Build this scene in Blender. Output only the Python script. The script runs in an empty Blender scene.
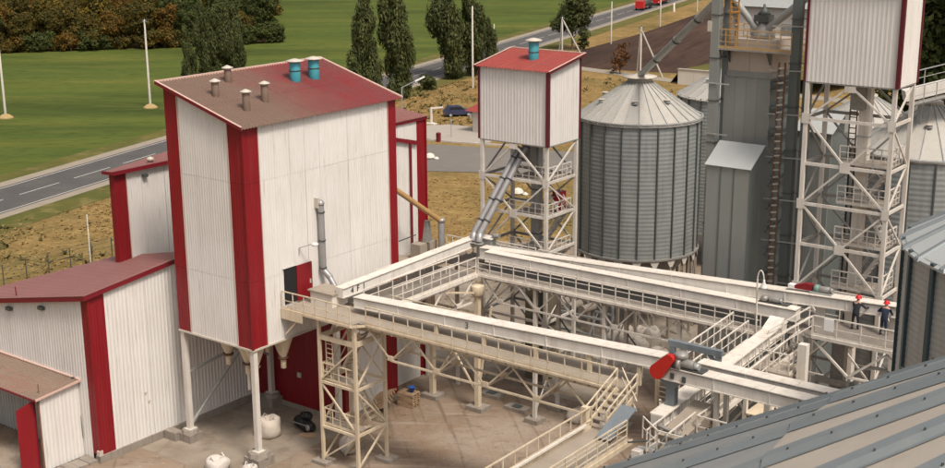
import bpy, math, random
from mathutils import Vector, Matrix
random.seed(7)
S = bpy.context.scene
COL = S.collection
V = Vector
# ------------------------------------------------------------------ camera, world, sun, exposure
CAM_H = 32.0
yaw, pitch, roll = 0.65039212, 0.25976552, -0.00638403
fw = V((-math.sin(yaw)*math.cos(pitch), math.cos(yaw)*math.cos(pitch), -math.sin(pitch)))
rt = V((math.cos(yaw), math.sin(yaw), 0)); up = rt.cross(fw)
cr, sr = math.cos(roll), math.sin(roll)
r2 = cr*rt + sr*up; u2 = -sr*rt + cr*up
cam = bpy.data.cameras.new('camera'); cam.sensor_width = 36; cam.lens = 1290.516/945*36
cam.clip_start = 0.5; cam.clip_end = 6000
co = bpy.data.objects.new('camera', cam); COL.objects.link(co); S.camera = co
co.matrix_world = Matrix(((r2.x, u2.x, -fw.x, 0), (r2.y, u2.y, -fw.y, 0), (r2.z, u2.z, -fw.z, CAM_H), (0, 0, 0, 1)))

SUN_TO = V((0.50, -0.20, 0.84)).normalized()          # towards the sun
w = bpy.data.worlds.new('World'); S.world = w; w.use_nodes = True
nt = w.node_tree; bg = nt.nodes['Background']
sky = nt.nodes.new('ShaderNodeTexSky'); sky.sky_type = 'NISHITA'; sky.sun_disc = False
sky.sun_elevation = math.asin(SUN_TO.z); sky.sun_rotation = math.atan2(SUN_TO.x, SUN_TO.y)
sky.dust_density = 6.0; sky.air_density = 0.7; sky.ozone_density = 0.6; sky.altitude = 200
hs = nt.nodes.new('ShaderNodeHueSaturation'); hs.inputs['Saturation'].default_value = 0.35   # veil of thin cloud
tint = nt.nodes.new('ShaderNodeMix'); tint.data_type = 'RGBA'; tint.blend_type = 'MULTIPLY'
tint.inputs['Factor'].default_value = 1.0; tint.inputs['B'].default_value = (1.0, 0.97, 0.93, 1)
nt.links.new(sky.outputs[0], hs.inputs['Color']); nt.links.new(hs.outputs[0], tint.inputs['A'])
nt.links.new(tint.outputs['Result'], bg.inputs[0]); bg.inputs[1].default_value = 0.085
sl = bpy.data.lights.new('sun', 'SUN'); sl.energy = 1.5; sl.angle = math.radians(12); sl.color = (1, 0.91, 0.79)
so = bpy.data.objects.new('sun', sl); COL.objects.link(so); so.location = (0, 0, 120)
so.rotation_euler = SUN_TO.to_track_quat('Z', 'Y').to_euler()
S.view_settings.view_transform = 'Standard'; S.view_settings.look = 'None'
S.view_settings.gamma = 1; S.view_settings.exposure = 1.0
S.render.engine = 'CYCLES'

# ------------------------------------------------------------------ materials
M = {}
def mat(name, col, rough=0.6, metal=0.0, var=None, vscale=0.5, vmix=0.5, streak=None, stmix=0.5, stscale=(3, 3, 0.25), bump=0.0, bscale=8.0, obj_var=0.0, spec=0.4, detail=6.0, speck=None, drip=None):
    """one Principled material: base colour, a patchy second colour, streaks, bump; textures read the world position"""
    m = bpy.data.materials.new(name); m.use_nodes = True
    t = m.node_tree; N = t.nodes; L = t.links; b = N['Principled BSDF']
    b.inputs['Roughness'].default_value = rough; b.inputs['Metallic'].default_value = metal
    b.inputs['Specular IOR Level'].default_value = spec
    geo = N.new('ShaderNodeNewGeometry')
    def mixc(a, fac, c):
        x = N.new('ShaderNodeMix'); x.data_type = 'RGBA'
        if hasattr(a, 'is_linked'): L.new(a, x.inputs['A'])
        else: x.inputs['A'].default_value = (*a, 1)
        x.inputs['B'].default_value = (*c, 1)
        L.new(fac, x.inputs['Factor']); return x.outputs['Result']
    def noise(sc, vec=None, det=detail):
        n = N.new('ShaderNodeTexNoise'); n.inputs['Scale'].default_value = sc; n.inputs['Detail'].default_value = det
        n.inputs['Roughness'].default_value = 0.62
        L.new(vec if vec else geo.outputs['Position'], n.inputs['Vector']); return n.outputs['Fac']
    def ramp(f, a, c, k):
        r = N.new('ShaderNodeMapRange'); r.inputs['From Min'].default_value = a; r.inputs['From Max'].default_value = c
        r.inputs['To Max'].default_value = k; L.new(f, r.inputs['Value']); return r.outputs['Result']
    c = tuple(col)
    if var: c = mixc(c, ramp(noise(vscale), 0.38, 0.68, vmix), var)
    if streak:
        mp = N.new('ShaderNodeMapping'); mp.inputs['Scale'].default_value = stscale
        L.new(geo.outputs['Position'], mp.inputs['Vector'])
        c = mixc(c, ramp(noise(1.0, mp.outputs[0]), 0.48, 0.75, stmix), streak)
    if drip:
        mp2 = N.new('ShaderNodeMapping'); mp2.inputs['Scale'].default_value = (7, 7, 0.45); L.new(geo.outputs['Position'], mp2.inputs['Vector'])
        c = mixc(c, ramp(noise(1.0, mp2.outputs[0], 3.0), 0.60, 0.74, drip[1]), drip[0])
    if speck: c = mixc(c, ramp(noise(speck[1]), 0.58, 0.7, speck[2]), speck[0])
    if obj_var:
        oi = N.new('ShaderNodeObjectInfo'); h = N.new('ShaderNodeHueSaturation')
        r = N.new('ShaderNodeMapRange'); r.inputs['To Min'].default_value = 1-obj_var; r.inputs['To Max'].default_value = 1+obj_var
        L.new(oi.outputs['Random'], r.inputs['Value']); L.new(r.outputs[0], h.inputs['Value'])
        if hasattr(c, 'is_linked'): L.new(c, h.inputs['Color'])
        else: h.inputs['Color'].default_value = (*c, 1)
        c = h.outputs[0]
    if hasattr(c, 'is_linked'): L.new(c, b.inputs['Base Color'])
    else: b.inputs['Base Color'].default_value = (*c, 1)
    if bump:
        bp = N.new('ShaderNodeBump'); bp.inputs['Strength'].default_value = bump; bp.inputs['Distance'].default_value = 0.1
        L.new(noise(bscale), bp.inputs['Height']); L.new(bp.outputs[0], b.inputs['Normal'])
    M[name] = m; return m
mat('white_sheet', (0.66, 0.635, 0.61), 0.5, var=(0.58, 0.55, 0.52), vscale=0.35, vmix=0.6, streak=(0.45, 0.41, 0.37), stmix=0.3, obj_var=0.022, drip=((0.33, 0.25, 0.18), 0.45))
mat('red_sheet', (0.205, 0.006, 0.011), 0.45, var=(0.16, 0.005, 0.010), vscale=0.5, streak=(0.24, 0.035, 0.038), stmix=0.3, obj_var=0.07, drip=((0.10, 0.01, 0.012), 0.5))
mat('red_trim', (0.16, 0.009, 0.016), 0.45, obj_var=0.06)
mat('roof_old', (0.20, 0.030, 0.032), 0.5, var=(0.15, 0.05, 0.045), vscale=0.5, vmix=0.7, streak=(0.13, 0.07, 0.055), stmix=0.6, stscale=(0.2, 1.6, 0.3))
mat('roof_brown', (0.20, 0.145, 0.108), 0.75, var=(0.14, 0.10, 0.078), vscale=0.5, streak=(0.21, 0.085, 0.065), stmix=0.6, stscale=(0.2, 1.6, 0.3))
def dirt_towards(m, dirt, y0, y1):      # dust that settled at one end of the roof, with a ragged noisy limit
    t = M[m].node_tree; N = t.nodes; L = t.links; b = N['Principled BSDF']; src = b.inputs['Base Color'].links[0].from_socket
    geo = N.new('ShaderNodeNewGeometry'); sp = N.new('ShaderNodeSeparateXYZ'); L.new(geo.outputs['Position'], sp.inputs[0])
    n = N.new('ShaderNodeTexNoise'); n.inputs['Scale'].default_value = 0.55; n.inputs['Detail'].default_value = 7; L.new(geo.outputs['Position'], n.inputs['Vector'])
    ad = N.new('ShaderNodeMath'); ad.operation = 'MULTIPLY_ADD'; ad.inputs[1].default_value = 5.0; L.new(n.outputs['Fac'], ad.inputs[0]); L.new(sp.outputs['Y'], ad.inputs[2])
    r = N.new('ShaderNodeMapRange'); r.inputs['From Min'].default_value = y1+2.5; r.inputs['From Max'].default_value = y0+2.5; L.new(ad.outputs[0], r.inputs['Value'])
    x = N.new('ShaderNodeMix'); x.data_type = 'RGBA'; x.inputs['B'].default_value = (*dirt, 1); L.new(src, x.inputs['A']); L.new(r.outputs[0], x.inputs['Factor']); L.new(x.outputs['Result'], b.inputs['Base Color'])
dirt_towards('roof_old', (0.165, 0.108, 0.082), 50.8, 56.0)
mat('roof_faded', (0.24, 0.105, 0.095), 0.45, var=(0.21, 0.115, 0.10), vscale=0.3, vmix=0.7, streak=(0.24, 0.055, 0.052), stscale=(0.3, 0.3, 0.3))
mat('roof_red', (0.26, 0.045, 0.036), 0.55, var=(0.21, 0.055, 0.042), vscale=0.8)
mat('maroon_trim', (0.095, 0.010, 0.017), 0.45)
mat('edge_pale', (0.55, 0.38, 0.32), 0.5)
mat('ivory', (0.60, 0.515, 0.39), 0.5, var=(0.50, 0.40, 0.28), vscale=0.8, vmix=0.7, streak=(0.30, 0.20, 0.12), stmix=0.5, obj_var=0.05)
mat('ivory_white', (0.67, 0.625, 0.565), 0.5, var=(0.55, 0.495, 0.43), vscale=0.7, streak=(0.36, 0.28, 0.2), stmix=0.5, obj_var=0.05)
mat('conveyor_white', (0.69, 0.655, 0.61), 0.45, var=(0.58, 0.54, 0.49), vscale=0.9, streak=(0.33, 0.27, 0.21), stmix=0.5, stscale=(1.5, 1.5, 0.4), obj_var=0.04)
mat('frame_white', (0.58, 0.545, 0.50), 0.5, var=(0.45, 0.41, 0.36), vscale=0.8, streak=(0.3, 0.22, 0.16), stmix=0.5, obj_var=0.05)
mat('grating', (0.20, 0.175, 0.15), 0.8, var=(0.12, 0.10, 0.085), vscale=1.5, bump=0.5, bscale=20)
mat('deck_grey', (0.31, 0.265, 0.215), 0.8, var=(0.20, 0.165, 0.13), vscale=0.8, bump=0.2, bscale=10)
mat('galv', (0.38, 0.385, 0.375), 0.42, 0.2, var=(0.30, 0.31, 0.30), vscale=1.1, streak=(0.22, 0.20, 0.17), stmix=0.5, obj_var=0.06)
mat('galv_wall', (0.30, 0.315, 0.315), 0.4, 0.25, var=(0.225, 0.24, 0.24), vscale=0.7, streak=(0.14, 0.145, 0.13), stmix=0.5, obj_var=0.07)
mat('galv_roof', (0.40, 0.38, 0.345), 0.5, 0.15, var=(0.34, 0.32, 0.285), vscale=0.8, streak=(0.30, 0.26, 0.21), stmix=0.4, obj_var=0.06)
mat('galv_near', (0.42, 0.37, 0.315), 0.55, 0.1, var=(0.35, 0.30, 0.25), vscale=0.7, streak=(0.29, 0.24, 0.20), stmix=0.5, stscale=(1, 1, 1), bump=0.08, bscale=3, obj_var=0.05)
mat('galv_mid', (0.30, 0.30, 0.29), 0.5, 0.3, var=(0.23, 0.235, 0.235), vscale=0.8, streak=(0.2, 0.2, 0.2), stmix=0.4, stscale=(1, 1, 1), obj_var=0.08)
mat('galv_blue', (0.225, 0.25, 0.258), 0.45, 0.25, var=(0.175, 0.197, 0.205), vscale=0.9, streak=(0.28, 0.28, 0.27), stmix=0.4, stscale=(2, 2, 2), obj_var=0.06)
mat('stiff_dark', (0.085, 0.095, 0.09), 0.5, 0.3, obj_var=0.1)
mat('stiff_teal', (0.055, 0.085, 0.095), 0.45, 0.3)
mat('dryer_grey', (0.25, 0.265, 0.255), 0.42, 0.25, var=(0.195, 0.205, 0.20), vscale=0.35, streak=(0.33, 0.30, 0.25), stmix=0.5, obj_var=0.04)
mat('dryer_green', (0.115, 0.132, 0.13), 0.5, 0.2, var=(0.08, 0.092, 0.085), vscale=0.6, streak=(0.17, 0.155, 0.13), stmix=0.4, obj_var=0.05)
mat('hood_beige', (0.40, 0.335, 0.28), 0.55, 0.1, var=(0.32, 0.27, 0.22), vscale=0.8)
mat('pale_steel', (0.42, 0.435, 0.43), 0.4, 0.15, var=(0.36, 0.37, 0.36), vscale=0.6)
mat('olive', (0.13, 0.115, 0.08), 0.6, var=(0.09, 0.08, 0.055), vscale=1)
mat('pipe_grey', (0.33, 0.325, 0.33), 0.42, 0.35, var=(0.25, 0.245, 0.245), vscale=2, streak=(0.2, 0.16, 0.13), stmix=0.4)
mat('pipe_dark', (0.06, 0.06, 0.06), 0.5)
mat('pipe_ochre', (0.36, 0.22, 0.09), 0.55, var=(0.26, 0.15, 0.07), vscale=3)
mat('portal_grey', (0.19, 0.215, 0.235), 0.45, 0.1, var=(0.11, 0.13, 0.15), vscale=2)
mat('orange_paint', (0.42, 0.20, 0.035), 0.55, var=(0.28, 0.12, 0.03), vscale=3)
mat('yellow_rail', (0.42, 0.28, 0.13), 0.6, var=(0.28, 0.15, 0.07), vscale=3)
mat('rust', (0.13, 0.068, 0.042), 0.8, var=(0.22, 0.135, 0.085), vscale=4)
mat('red_guard', (0.47, 0.018, 0.012), 0.35, var=(0.36, 0.016, 0.012), vscale=3)
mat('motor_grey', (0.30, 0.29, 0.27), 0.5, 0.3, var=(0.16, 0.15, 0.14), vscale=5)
mat('motor_green', (0.16, 0.27, 0.24), 0.5)
mat('vent_blue', (0.05, 0.29, 0.36), 0.45, var=(0.07, 0.33, 0.36), vscale=2, streak=(0.16, 0.22, 0.2), stmix=0.5)
mat('vent_brown', (0.20, 0.135, 0.10), 0.65, var=(0.14, 0.10, 0.075), vscale=3)
mat('cap_pale', (0.47, 0.42, 0.36), 0.5)
mat('black', (0.010, 0.010, 0.011), 0.5)
mat('void', (0.012, 0.011, 0.012), 0.9)
mat('glass_lamp', (0.6, 0.6, 0.58), 0.2)
mat('concrete', (0.27, 0.235, 0.20), 0.85, var=(0.19, 0.16, 0.135), vscale=0.9, streak=(0.14, 0.11, 0.09), stmix=0.6, bump=0.3, bscale=6)
mat('concrete_pale', (0.33, 0.295, 0.255), 0.85, var=(0.30, 0.26, 0.22), vscale=0.6, bump=0.2, bscale=4)
mat('wood', (0.35, 0.24, 0.15), 0.8, var=(0.25, 0.16, 0.10), vscale=3, obj_var=0.15)
mat('bigbag', (0.50, 0.44, 0.38), 0.8, var=(0.36, 0.31, 0.26), vscale=1.5, bump=0.5, bscale=3, obj_var=0.12)
mat('bag_white', (0.54, 0.50, 0.46), 0.8, var=(0.45, 0.38, 0.33), vscale=3, bump=0.5, bscale=5)
mat('blue_plastic', (0.02, 0.09, 0.35), 0.4)
mat('pole', (0.44, 0.41, 0.36), 0.8, var=(0.33, 0.30, 0.26), vscale=1)
mat('pole_base', (0.34, 0.25, 0.11), 0.9, var=(0.26, 0.18, 0.075), vscale=2)
mat('car_blue', (0.035, 0.04, 0.085), 0.3, spec=0.6)
mat('car_glass', (0.02, 0.025, 0.03), 0.1)
mat('rubber', (0.015, 0.015, 0.015), 0.8)
mat('truck_red', (0.45, 0.02, 0.02), 0.35)
mat('plaster', (0.60, 0.56, 0.50), 0.8, var=(0.5, 0.46, 0.4), vscale=0.5)
mat('sign_white', (0.75, 0.74, 0.72), 0.5)
mat('work_dark', (0.016, 0.018, 0.026), 0.85, var=(0.03, 0.03, 0.036), vscale=8)
mat('work_blue', (0.014, 0.02, 0.045), 0.85, var=(0.025, 0.032, 0.055), vscale=8)
mat('skin', (0.45, 0.26, 0.18), 0.55)
mat('helmet', (0.50, 0.008, 0.012), 0.3)
mat('bark', (0.10, 0.08, 0.06), 0.9)
mat('asphalt', (0.068, 0.064, 0.062), 0.85, var=(0.095, 0.088, 0.083), vscale=0.22, vmix=0.8, bump=0.1, bscale=5, speck=((0.05, 0.047, 0.046), 1.1, 0.6))
mat('asphalt_pale', (0.16, 0.145, 0.13), 0.9, var=(0.11, 0.10, 0.09), vscale=0.10, speck=((0.22, 0.19, 0.16), 0.5, 0.5))
mat('gravel', (0.27, 0.23, 0.18), 0.95, var=(0.19, 0.16, 0.12), vscale=0.6)
mat('road_paint', (0.50, 0.48, 0.45), 0.7, var=(0.28, 0.27, 0.25), vscale=2)
mat('kerb', (0.40, 0.37, 0.33), 0.85, obj_var=0.1)

def ground_mat(name, base, cols, bump=0.3, bscale=2.0):
    """layers of world-space noise: cols = [(colour, (sx,sy,sz), lo, hi, amount, rotation)]"""
    m = bpy.data.materials.new(name); m.use_nodes = True
    t = m.node_tree; N = t.nodes; L = t.links; b = N['Principled BSDF']
    b.inputs['Roughness'].default_value = 0.95; b.inputs['Specular IOR Level'].default_value = 0.1
    geo = N.new('ShaderNodeNewGeometry'); prev = None
    for c, sc, lo, hi, amt, rot in cols:
        mp = N.new('ShaderNodeMapping'); mp.vector_type = 'TEXTURE'
        mp.inputs['Scale'].default_value = (1/sc[0], 1/sc[1], 1/sc[2]); mp.inputs['Rotation'].default_value = (0, 0, rot)
        n = N.new('ShaderNodeTexNoise'); n.inputs['Scale'].default_value = 1; n.inputs['Detail'].default_value = 8; n.inputs['Roughness'].default_value = 0.62
        r = N.new('ShaderNodeMapRange'); r.inputs['From Min'].default_value = lo; r.inputs['From Max'].default_value = hi; r.inputs['To Max'].default_value = amt
        x = N.new('ShaderNodeMix'); x.data_type = 'RGBA'; x.inputs['B'].default_value = (*c, 1)
        L.new(geo.outputs['Position'], mp.inputs['Vector']); L.new(mp.outputs[0], n.inputs['Vector']); L.new(n.outputs['Fac'], r.inputs['Value']); L.new(r.outputs[0], x.inputs['Factor'])
        if prev: L.new(prev, x.inputs['A'])
        else: x.inputs['A'].default_value = (*base, 1)
        prev = x.outputs['Result']
    L.new(prev, b.inputs['Base Color'])
    n = N.new('ShaderNodeTexNoise'); n.inputs['Scale'].default_value = bscale; n.inputs['Detail'].default_value = 6
    bp = N.new('ShaderNodeBump'); bp.inputs['Strength'].default_value = bump; bp.inputs['Distance'].default_value = 0.3
    L.new(geo.outputs['Position'], n.inputs['Vector']); L.new(n.outputs['Fac'], bp.inputs['Height']); L.new(bp.outputs[0], b.inputs['Normal'])
    M[name] = m
ground_mat('dry_ground', (0.215, 0.138, 0.052), [((0.30, 0.21, 0.085), (0.35, 0.5, 1), 0.45, 0.65, 0.8, 0.3), ((0.10, 0.085, 0.03), (0.09, 0.07, 1), 0.5, 0.66, 0.75, 0.2), ((0.14, 0.085, 0.034), (0.9, 1.5, 1), 0.47, 0.66, 0.85, 0.8), ((0.38, 0.27, 0.115), (1.6, 2.4, 1), 0.54, 0.70, 0.8, 0.5), ((0.07, 0.075, 0.022), (0.025, 0.03, 1), 0.52, 0.66, 0.6, 0)], 0.5, 1.5)
ground_mat('field_green', (0.062, 0.088, 0.018), [((0.100, 0.116, 0.022), (0.020, 0.12, 1), 0.42, 0.66, 0.9, 0.65), ((0.034, 0.048, 0.011), (0.010, 0.035, 1), 0.48, 0.64, 0.7, 0.6), ((0.135, 0.132, 0.028), (0.02, 0.10, 1), 0.54, 0.70, 0.7, 0.5), ((0.088, 0.10, 0.022), (0.10, 0.45, 1), 0.50, 0.70, 0.6, 0.65), ((0.024, 0.036, 0.009), (0.35, 1.3, 1), 0.50, 0.70, 0.6, 0.65)], 0.4, 1.0)
ground_mat('plough', (0.046, 0.029, 0.022), [((0.085, 0.050, 0.036), (0.02, 0.012, 1), 0.48, 0.64, 0.9, 0.2), ((0.030, 0.019, 0.016), (0.9, 0.05, 1), 0.45, 0.65, 0.7, 0.25), ((0.13, 0.085, 0.06), (0.012, 0.02, 1), 0.56, 0.68, 0.7, 0.0)], 0.6, 1.0)
ground_mat('verge', (0.105, 0.095, 0.028), [((0.065, 0.075, 0.02), (0.1, 0.1, 1), 0.45, 0.65, 0.8, 0), ((0.21, 0.16, 0.065), (0.3, 0.3, 1), 0.5, 0.68, 0.7, 0)], 0.4, 1.5)
ground_mat('yard', (0.225, 0.168, 0.125), [((0.30, 0.245, 0.195), (0.10, 0.14, 1), 0.45, 0.62, 0.9, 0.4), ((0.17, 0.12, 0.082), (0.16, 0.22, 1), 0.50, 0.68, 0.75, 0.2), ((0.24, 0.15, 0.09), (0.10, 0.12, 1), 0.52, 0.66, 0.7, 1.0), ((0.11, 0.078, 0.055), (0.7, 1.3, 1), 0.57, 0.70, 0.7, 0.6), ((0.34, 0.285, 0.235), (0.10, 1.9, 1), 0.56, 0.66, 0.5, 0.55), ((0.11, 0.078, 0.055), (0.07, 1.4, 1), 0.56, 0.66, 0.6, -0.75), ((0.12, 0.088, 0.062), (5, 4, 1), 0.58, 0.70, 0.45, 0.1), ((0.38, 0.33, 0.28), (2.6, 2.0, 1), 0.62, 0.71, 0.7, 0.3)], 0.5, 1.2)
ground_mat('slab', (0.27, 0.23, 0.185), [((0.20, 0.16, 0.125), (0.25, 0.3, 1), 0.45, 0.62, 0.8, 0.4), ((0.14, 0.10, 0.075), (0.5, 0.4, 1), 0.54, 0.68, 0.7, 0.4), ((0.34, 0.30, 0.25), (0.12, 0.5, 1), 0.55, 0.7, 0.6, 0.1)], 0.2, 3)
ground_mat('forest_floor', (0.06, 0.045, 0.02), [((0.13, 0.075, 0.03), (0.3, 0.3, 1), 0.45, 0.65, 0.8, 0)], 0.5, 1)

def leaf_mat(name, c1, c2, c3):
    m = bpy.data.materials.new(name); m.use_nodes = True
    t = m.node_tree; N = t.nodes; L = t.links; b = N['Principled BSDF']
    b.inputs['Roughness'].default_value = 0.75; b.inputs['Specular IOR Level'].default_value = 0.15
    at = N.new('ShaderNodeAttribute'); at.attribute_name = 'leaf'
    geo = N.new('ShaderNodeNewGeometry'); n = N.new('ShaderNodeTexNoise'); n.inputs['Scale'].default_value = 0.45; n.inputs['Detail'].default_value = 3
    L.new(geo.outputs['Position'], n.inputs['Vector'])
    r = N.new('ShaderNodeMapRange'); r.inputs['From Min'].default_value = 0.38; r.inputs['From Max'].default_value = 0.62; L.new(n.outputs['Fac'], r.inputs['Value'])
    x = N.new('ShaderNodeMix'); x.data_type = 'RGBA'; x.inputs['A'].default_value = (*c1, 1); x.inputs['B'].default_value = (*c2, 1); L.new(r.outputs[0], x.inputs['Factor'])
    y = N.new('ShaderNodeMix'); y.data_type = 'RGBA'; y.inputs['B'].default_value = (*c3, 1); L.new(x.outputs['Result'], y.inputs['A'])
    r2_ = N.new('ShaderNodeMapRange'); r2_.inputs['From Min'].default_value = 0.55; r2_.inputs['To Max'].default_value = 0.9; L.new(at.outputs['Fac'], r2_.inputs['Value']); L.new(r2_.outputs[0], y.inputs['Factor'])
    L.new(y.outputs['Result'], b.inputs['Base Color'])
    tr = N.new('ShaderNodeBsdfTranslucent'); L.new(y.outputs['Result'], tr.inputs['Color'])
    ms = N.new('ShaderNodeMixShader'); ms.inputs[0].default_value = 0.25
    L.new(b.outputs[0], ms.inputs[1]); L.new(tr.outputs[0], ms.inputs[2]); L.new(ms.outputs[0], N['Material Output'].inputs['Surface'])
    M[name] = m
leaf_mat('leaf_poplar', (0.042, 0.052, 0.017), (0.068, 0.080, 0.026), (0.13, 0.135, 0.05))
leaf_mat('leaf_green', (0.034, 0.046, 0.012), (0.054, 0.066, 0.018), (0.09, 0.098, 0.027))
leaf_mat('leaf_olive', (0.034, 0.036, 0.010), (0.080, 0.066, 0.014), (0.16, 0.10, 0.02))
leaf_mat('leaf_orange', (0.058, 0.046, 0.012), (0.135, 0.076, 0.013), (0.21, 0.105, 0.02))
leaf_mat('leaf_rust', (0.055, 0.030, 0.010), (0.13, 0.050, 0.012), (0.18, 0.072, 0.017))
leaf_mat('leaf_yellow', (0.055, 0.050, 0.012), (0.13, 0.095, 0.016), (0.20, 0.14, 0.024))
leaf_mat('leaf_drygrass', (0.28, 0.19, 0.075), (0.34, 0.235, 0.095), (0.2, 0.14, 0.05))
leaf_mat('leaf_weed', (0.05, 0.055, 0.018), (0.08, 0.075, 0.025), (0.12, 0.10, 0.035))

# ------------------------------------------------------------------ builders
W = {}          # world matrix of everything built
I4 = Matrix.Identity(4)
def link(name, data, wm, parent):
    o = bpy.data.objects.new(name, data); COL.objects.link(o)
    if parent is not None:
        o.parent = parent; o.matrix_parent_inverse = W[parent].inverted()
    o.matrix_basis = wm; W[o] = wm.copy(); return o
def tag(o, label, cat, group=None, kind=None):
    if label: o['label'] = label
    if cat: o['category'] = cat
    if group: o['group'] = group
    if kind: o['kind'] = kind
    return o
def thing(name, label, cat, loc, group=None):
    return tag(link(name, None, Matrix.Translation(V(loc)), None), label, cat, group)
def mesh(verts, faces, m, smooth=False, name='m'):
    me = bpy.data.meshes.new(name); me.from_pydata([tuple(v) for v in verts], [], faces); me.materials.append(M[m])
    if smooth: me.polygons.foreach_set('use_smooth', [True]*len(me.polygons))
    me.update(); return me
def obj(name, verts, faces, m, parent=None, smooth=False, wm=I4):
    return link(name, mesh(verts, faces, m, smooth, name), wm, parent)
_c = {}
BOXF = [(0, 3, 2, 1), (4, 5, 6, 7), (0, 1, 5, 4), (1, 2, 6, 5), (2, 3, 7, 6), (3, 0, 4, 7)]
def unit(kind, m, n=10):
    k = (kind, m, n)
    if k in _c: return _c[k]
    if kind == 'box':
        me = mesh([(-.5, -.5, 0), (.5, -.5, 0), (.5, .5, 0), (-.5, .5, 0), (-.5, -.5, 1), (.5, -.5, 1), (.5, .5, 1), (-.5, .5, 1)], BOXF, m)
    else:
        r1 = 0.0 if kind == 'cone' else 1.0
        vs = []; fs = []
        for i in range(n):
            a = 2*math.pi*i/n; vs += [(math.cos(a), math.sin(a), 0), (math.cos(a), math.sin(a), 1)]
        for i in range(n):
            j = (i+1) % n; fs.append((2*i, 2*j, 2*j+1, 2*i+1))
        fs += [tuple(2*i for i in range(n))[::-1], tuple(2*i+1 for i in range(n))]
        me = mesh(vs, fs, m, True)
        for p in me.polygons[-2:]: p.use_smooth = False
    _c[k] = me; return me
def frame(p0, p1, sx, sy, upv=V((0, 0, 1))):
    p0 = V(p0); d = V(p1)-p0; L = d.length; z = d/L
    if abs(z.dot(upv)) > 0.98: upv = V((0, 1, 0))
    x = upv.cross(z).normalized(); y = z.cross(x)
    return Matrix(((x.x*sx, y.x*sy, z.x*L, p0.x), (x.y*sx, y.y*sy, z.y*L, p0.y), (x.z*sx, y.z*sy, z.z*L, p0.z), (0, 0, 0, 1)))
def bar(name, p0, p1, w_, h_, m, parent):           # w_ horizontal size, h_ vertical size
    return link(name, unit('box', m), frame(p0, p1, w_, h_), parent)
def tube(name, p0, p1, r, m, parent, n=12):
    return link(name, unit('cyl', m, n), frame(p0, p1, r, r), parent)
def box(name, x0, x1, y0, y1, z0, z1, m, parent=None):
    wm = Matrix.Translation(((x0+x1)/2, (y0+y1)/2, z0)) @ Matrix.Diagonal((x1-x0, y1-y0, z1-z0, 1))
    return link(name, unit('box', m), wm, parent)
def prism(name, pts, dvec, m, parent):              # polygon pts (3d) extruded by dvec
    n = len(pts); pts = [V(p) for p in pts]; d = V(dvec)
    vs = pts+[p+d for p in pts]
    fs = [tuple(range(n))[::-1], tuple(range(n, 2*n))]+[(i, (i+1) % n, (i+1) % n+n, i+n) for i in range(n)]
    return obj(name, vs, fs, m, parent)
def lathe(name, c, prof, m, parent, n=20, smooth=True, capped=True):
    vs = []; fs = []
    for r, z in prof:
        for i in range(n):
            a = 2*math.pi*i/n; vs.append((c[0]+r*math.cos(a), c[1]+r*math.sin(a), c[2]+z))
    for k in range(len(prof)-1):
        for i in range(n):
            j = (i+1) % n; fs.append((k*n+i, k*n+j, k*n+n+j, k*n+n+i))
    if capped: fs += [tuple(range(n))[::-1], tuple(range((len(prof)-1)*n, len(prof)*n))]
    return obj(name, vs, fs, m, parent, smooth)
def corr(name, A, B, L, nrm, m, parent, pitch=0.2, depth=0.04):
    """trapezoid-profiled sheet: A(t), B(t) its two ends for t in 0..L, ribs proud along nrm"""
    nrm = V(nrm); ts = [(0.0, 0)]; k = 0
    while True:
        t0 = k*pitch
        if t0 >= L-1e-6: break
        for f, o in ((0.28, 0), (0.42, 1), (0.72, 1), (0.86, 0)):
            if t0+f*pitch < L: ts.append((t0+f*pitch, o))
        k += 1
    ts.append((L, 0)); vs = []; fs = []
    for t, o in ts:
        off = nrm*(depth*o); vs += [V(A(t))+off, V(B(t))+off]
    for i in range(len(ts)-1): fs.append((2*i, 2*i+2, 2*i+3, 2*i+1))
    return obj(name, vs, fs, m, parent)
def wall(name, p0, p1, z0, z1, nrm, m, parent, pitch=0.2, depth=0.013):   # vertical ribs; z0/z1 numbers or (start,end)
    p0 = V(p0); p1 = V(p1); u = p1-p0; L = u.length; u /= L
    n = round(L/(pitch*6))
    if m == 'white_sheet' and name == 'wall_panel' and n > 1:      # lapped sheets six ribs wide, each its own piece
        za = z0 if isinstance(z0, tuple) else (z0, z0); zb = z1 if isinstance(z1, tuple) else (z1, z1); q0 = 0
        while q0 < L-.05:
            q1 = min(q0+pitch*6, L)
            if L-q1 < pitch*2: q1 = L
            f0, f1 = q0/L, q1/L; lp = lambda pr, f: pr[0]+(pr[1]-pr[0])*f; off = V(nrm)*random.uniform(0, .006); e = u*.006
            wall('wall_sheet', p0+u*q0+off, p0+u*q1+off-e, (lp(za, f0), lp(za, f1)), (lp(zb, f0), lp(zb, f1)), nrm, m, parent, pitch, depth); q0 = q1
        return
    za = z0 if isinstance(z0, tuple) else (z0, z0); zb = z1 if isinstance(z1, tuple) else (z1, z1)
    f = lambda pr: (lambda t: (p0.x+u.x*t, p0.y+u.y*t, pr[0]+(pr[1]-pr[0])*t/L))
    return corr(name, f(za), f(zb), L, nrm, m, parent, pitch, depth)
def copy_tree(o, dmat, parent=None, label=None):
    c = o.copy(); COL.objects.link(c); W[c] = dmat @ W[o]
    if parent is None: c.matrix_basis = W[c]
    else:
        c.parent = parent; c.matrix_parent_inverse = W[parent].inverted(); c.matrix_basis = W[c]
    if label: c['label'] = label
    for ch in [x for x in W if x.parent == o and x != c]: copy_tree(ch, dmat, c)
    return c
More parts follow.
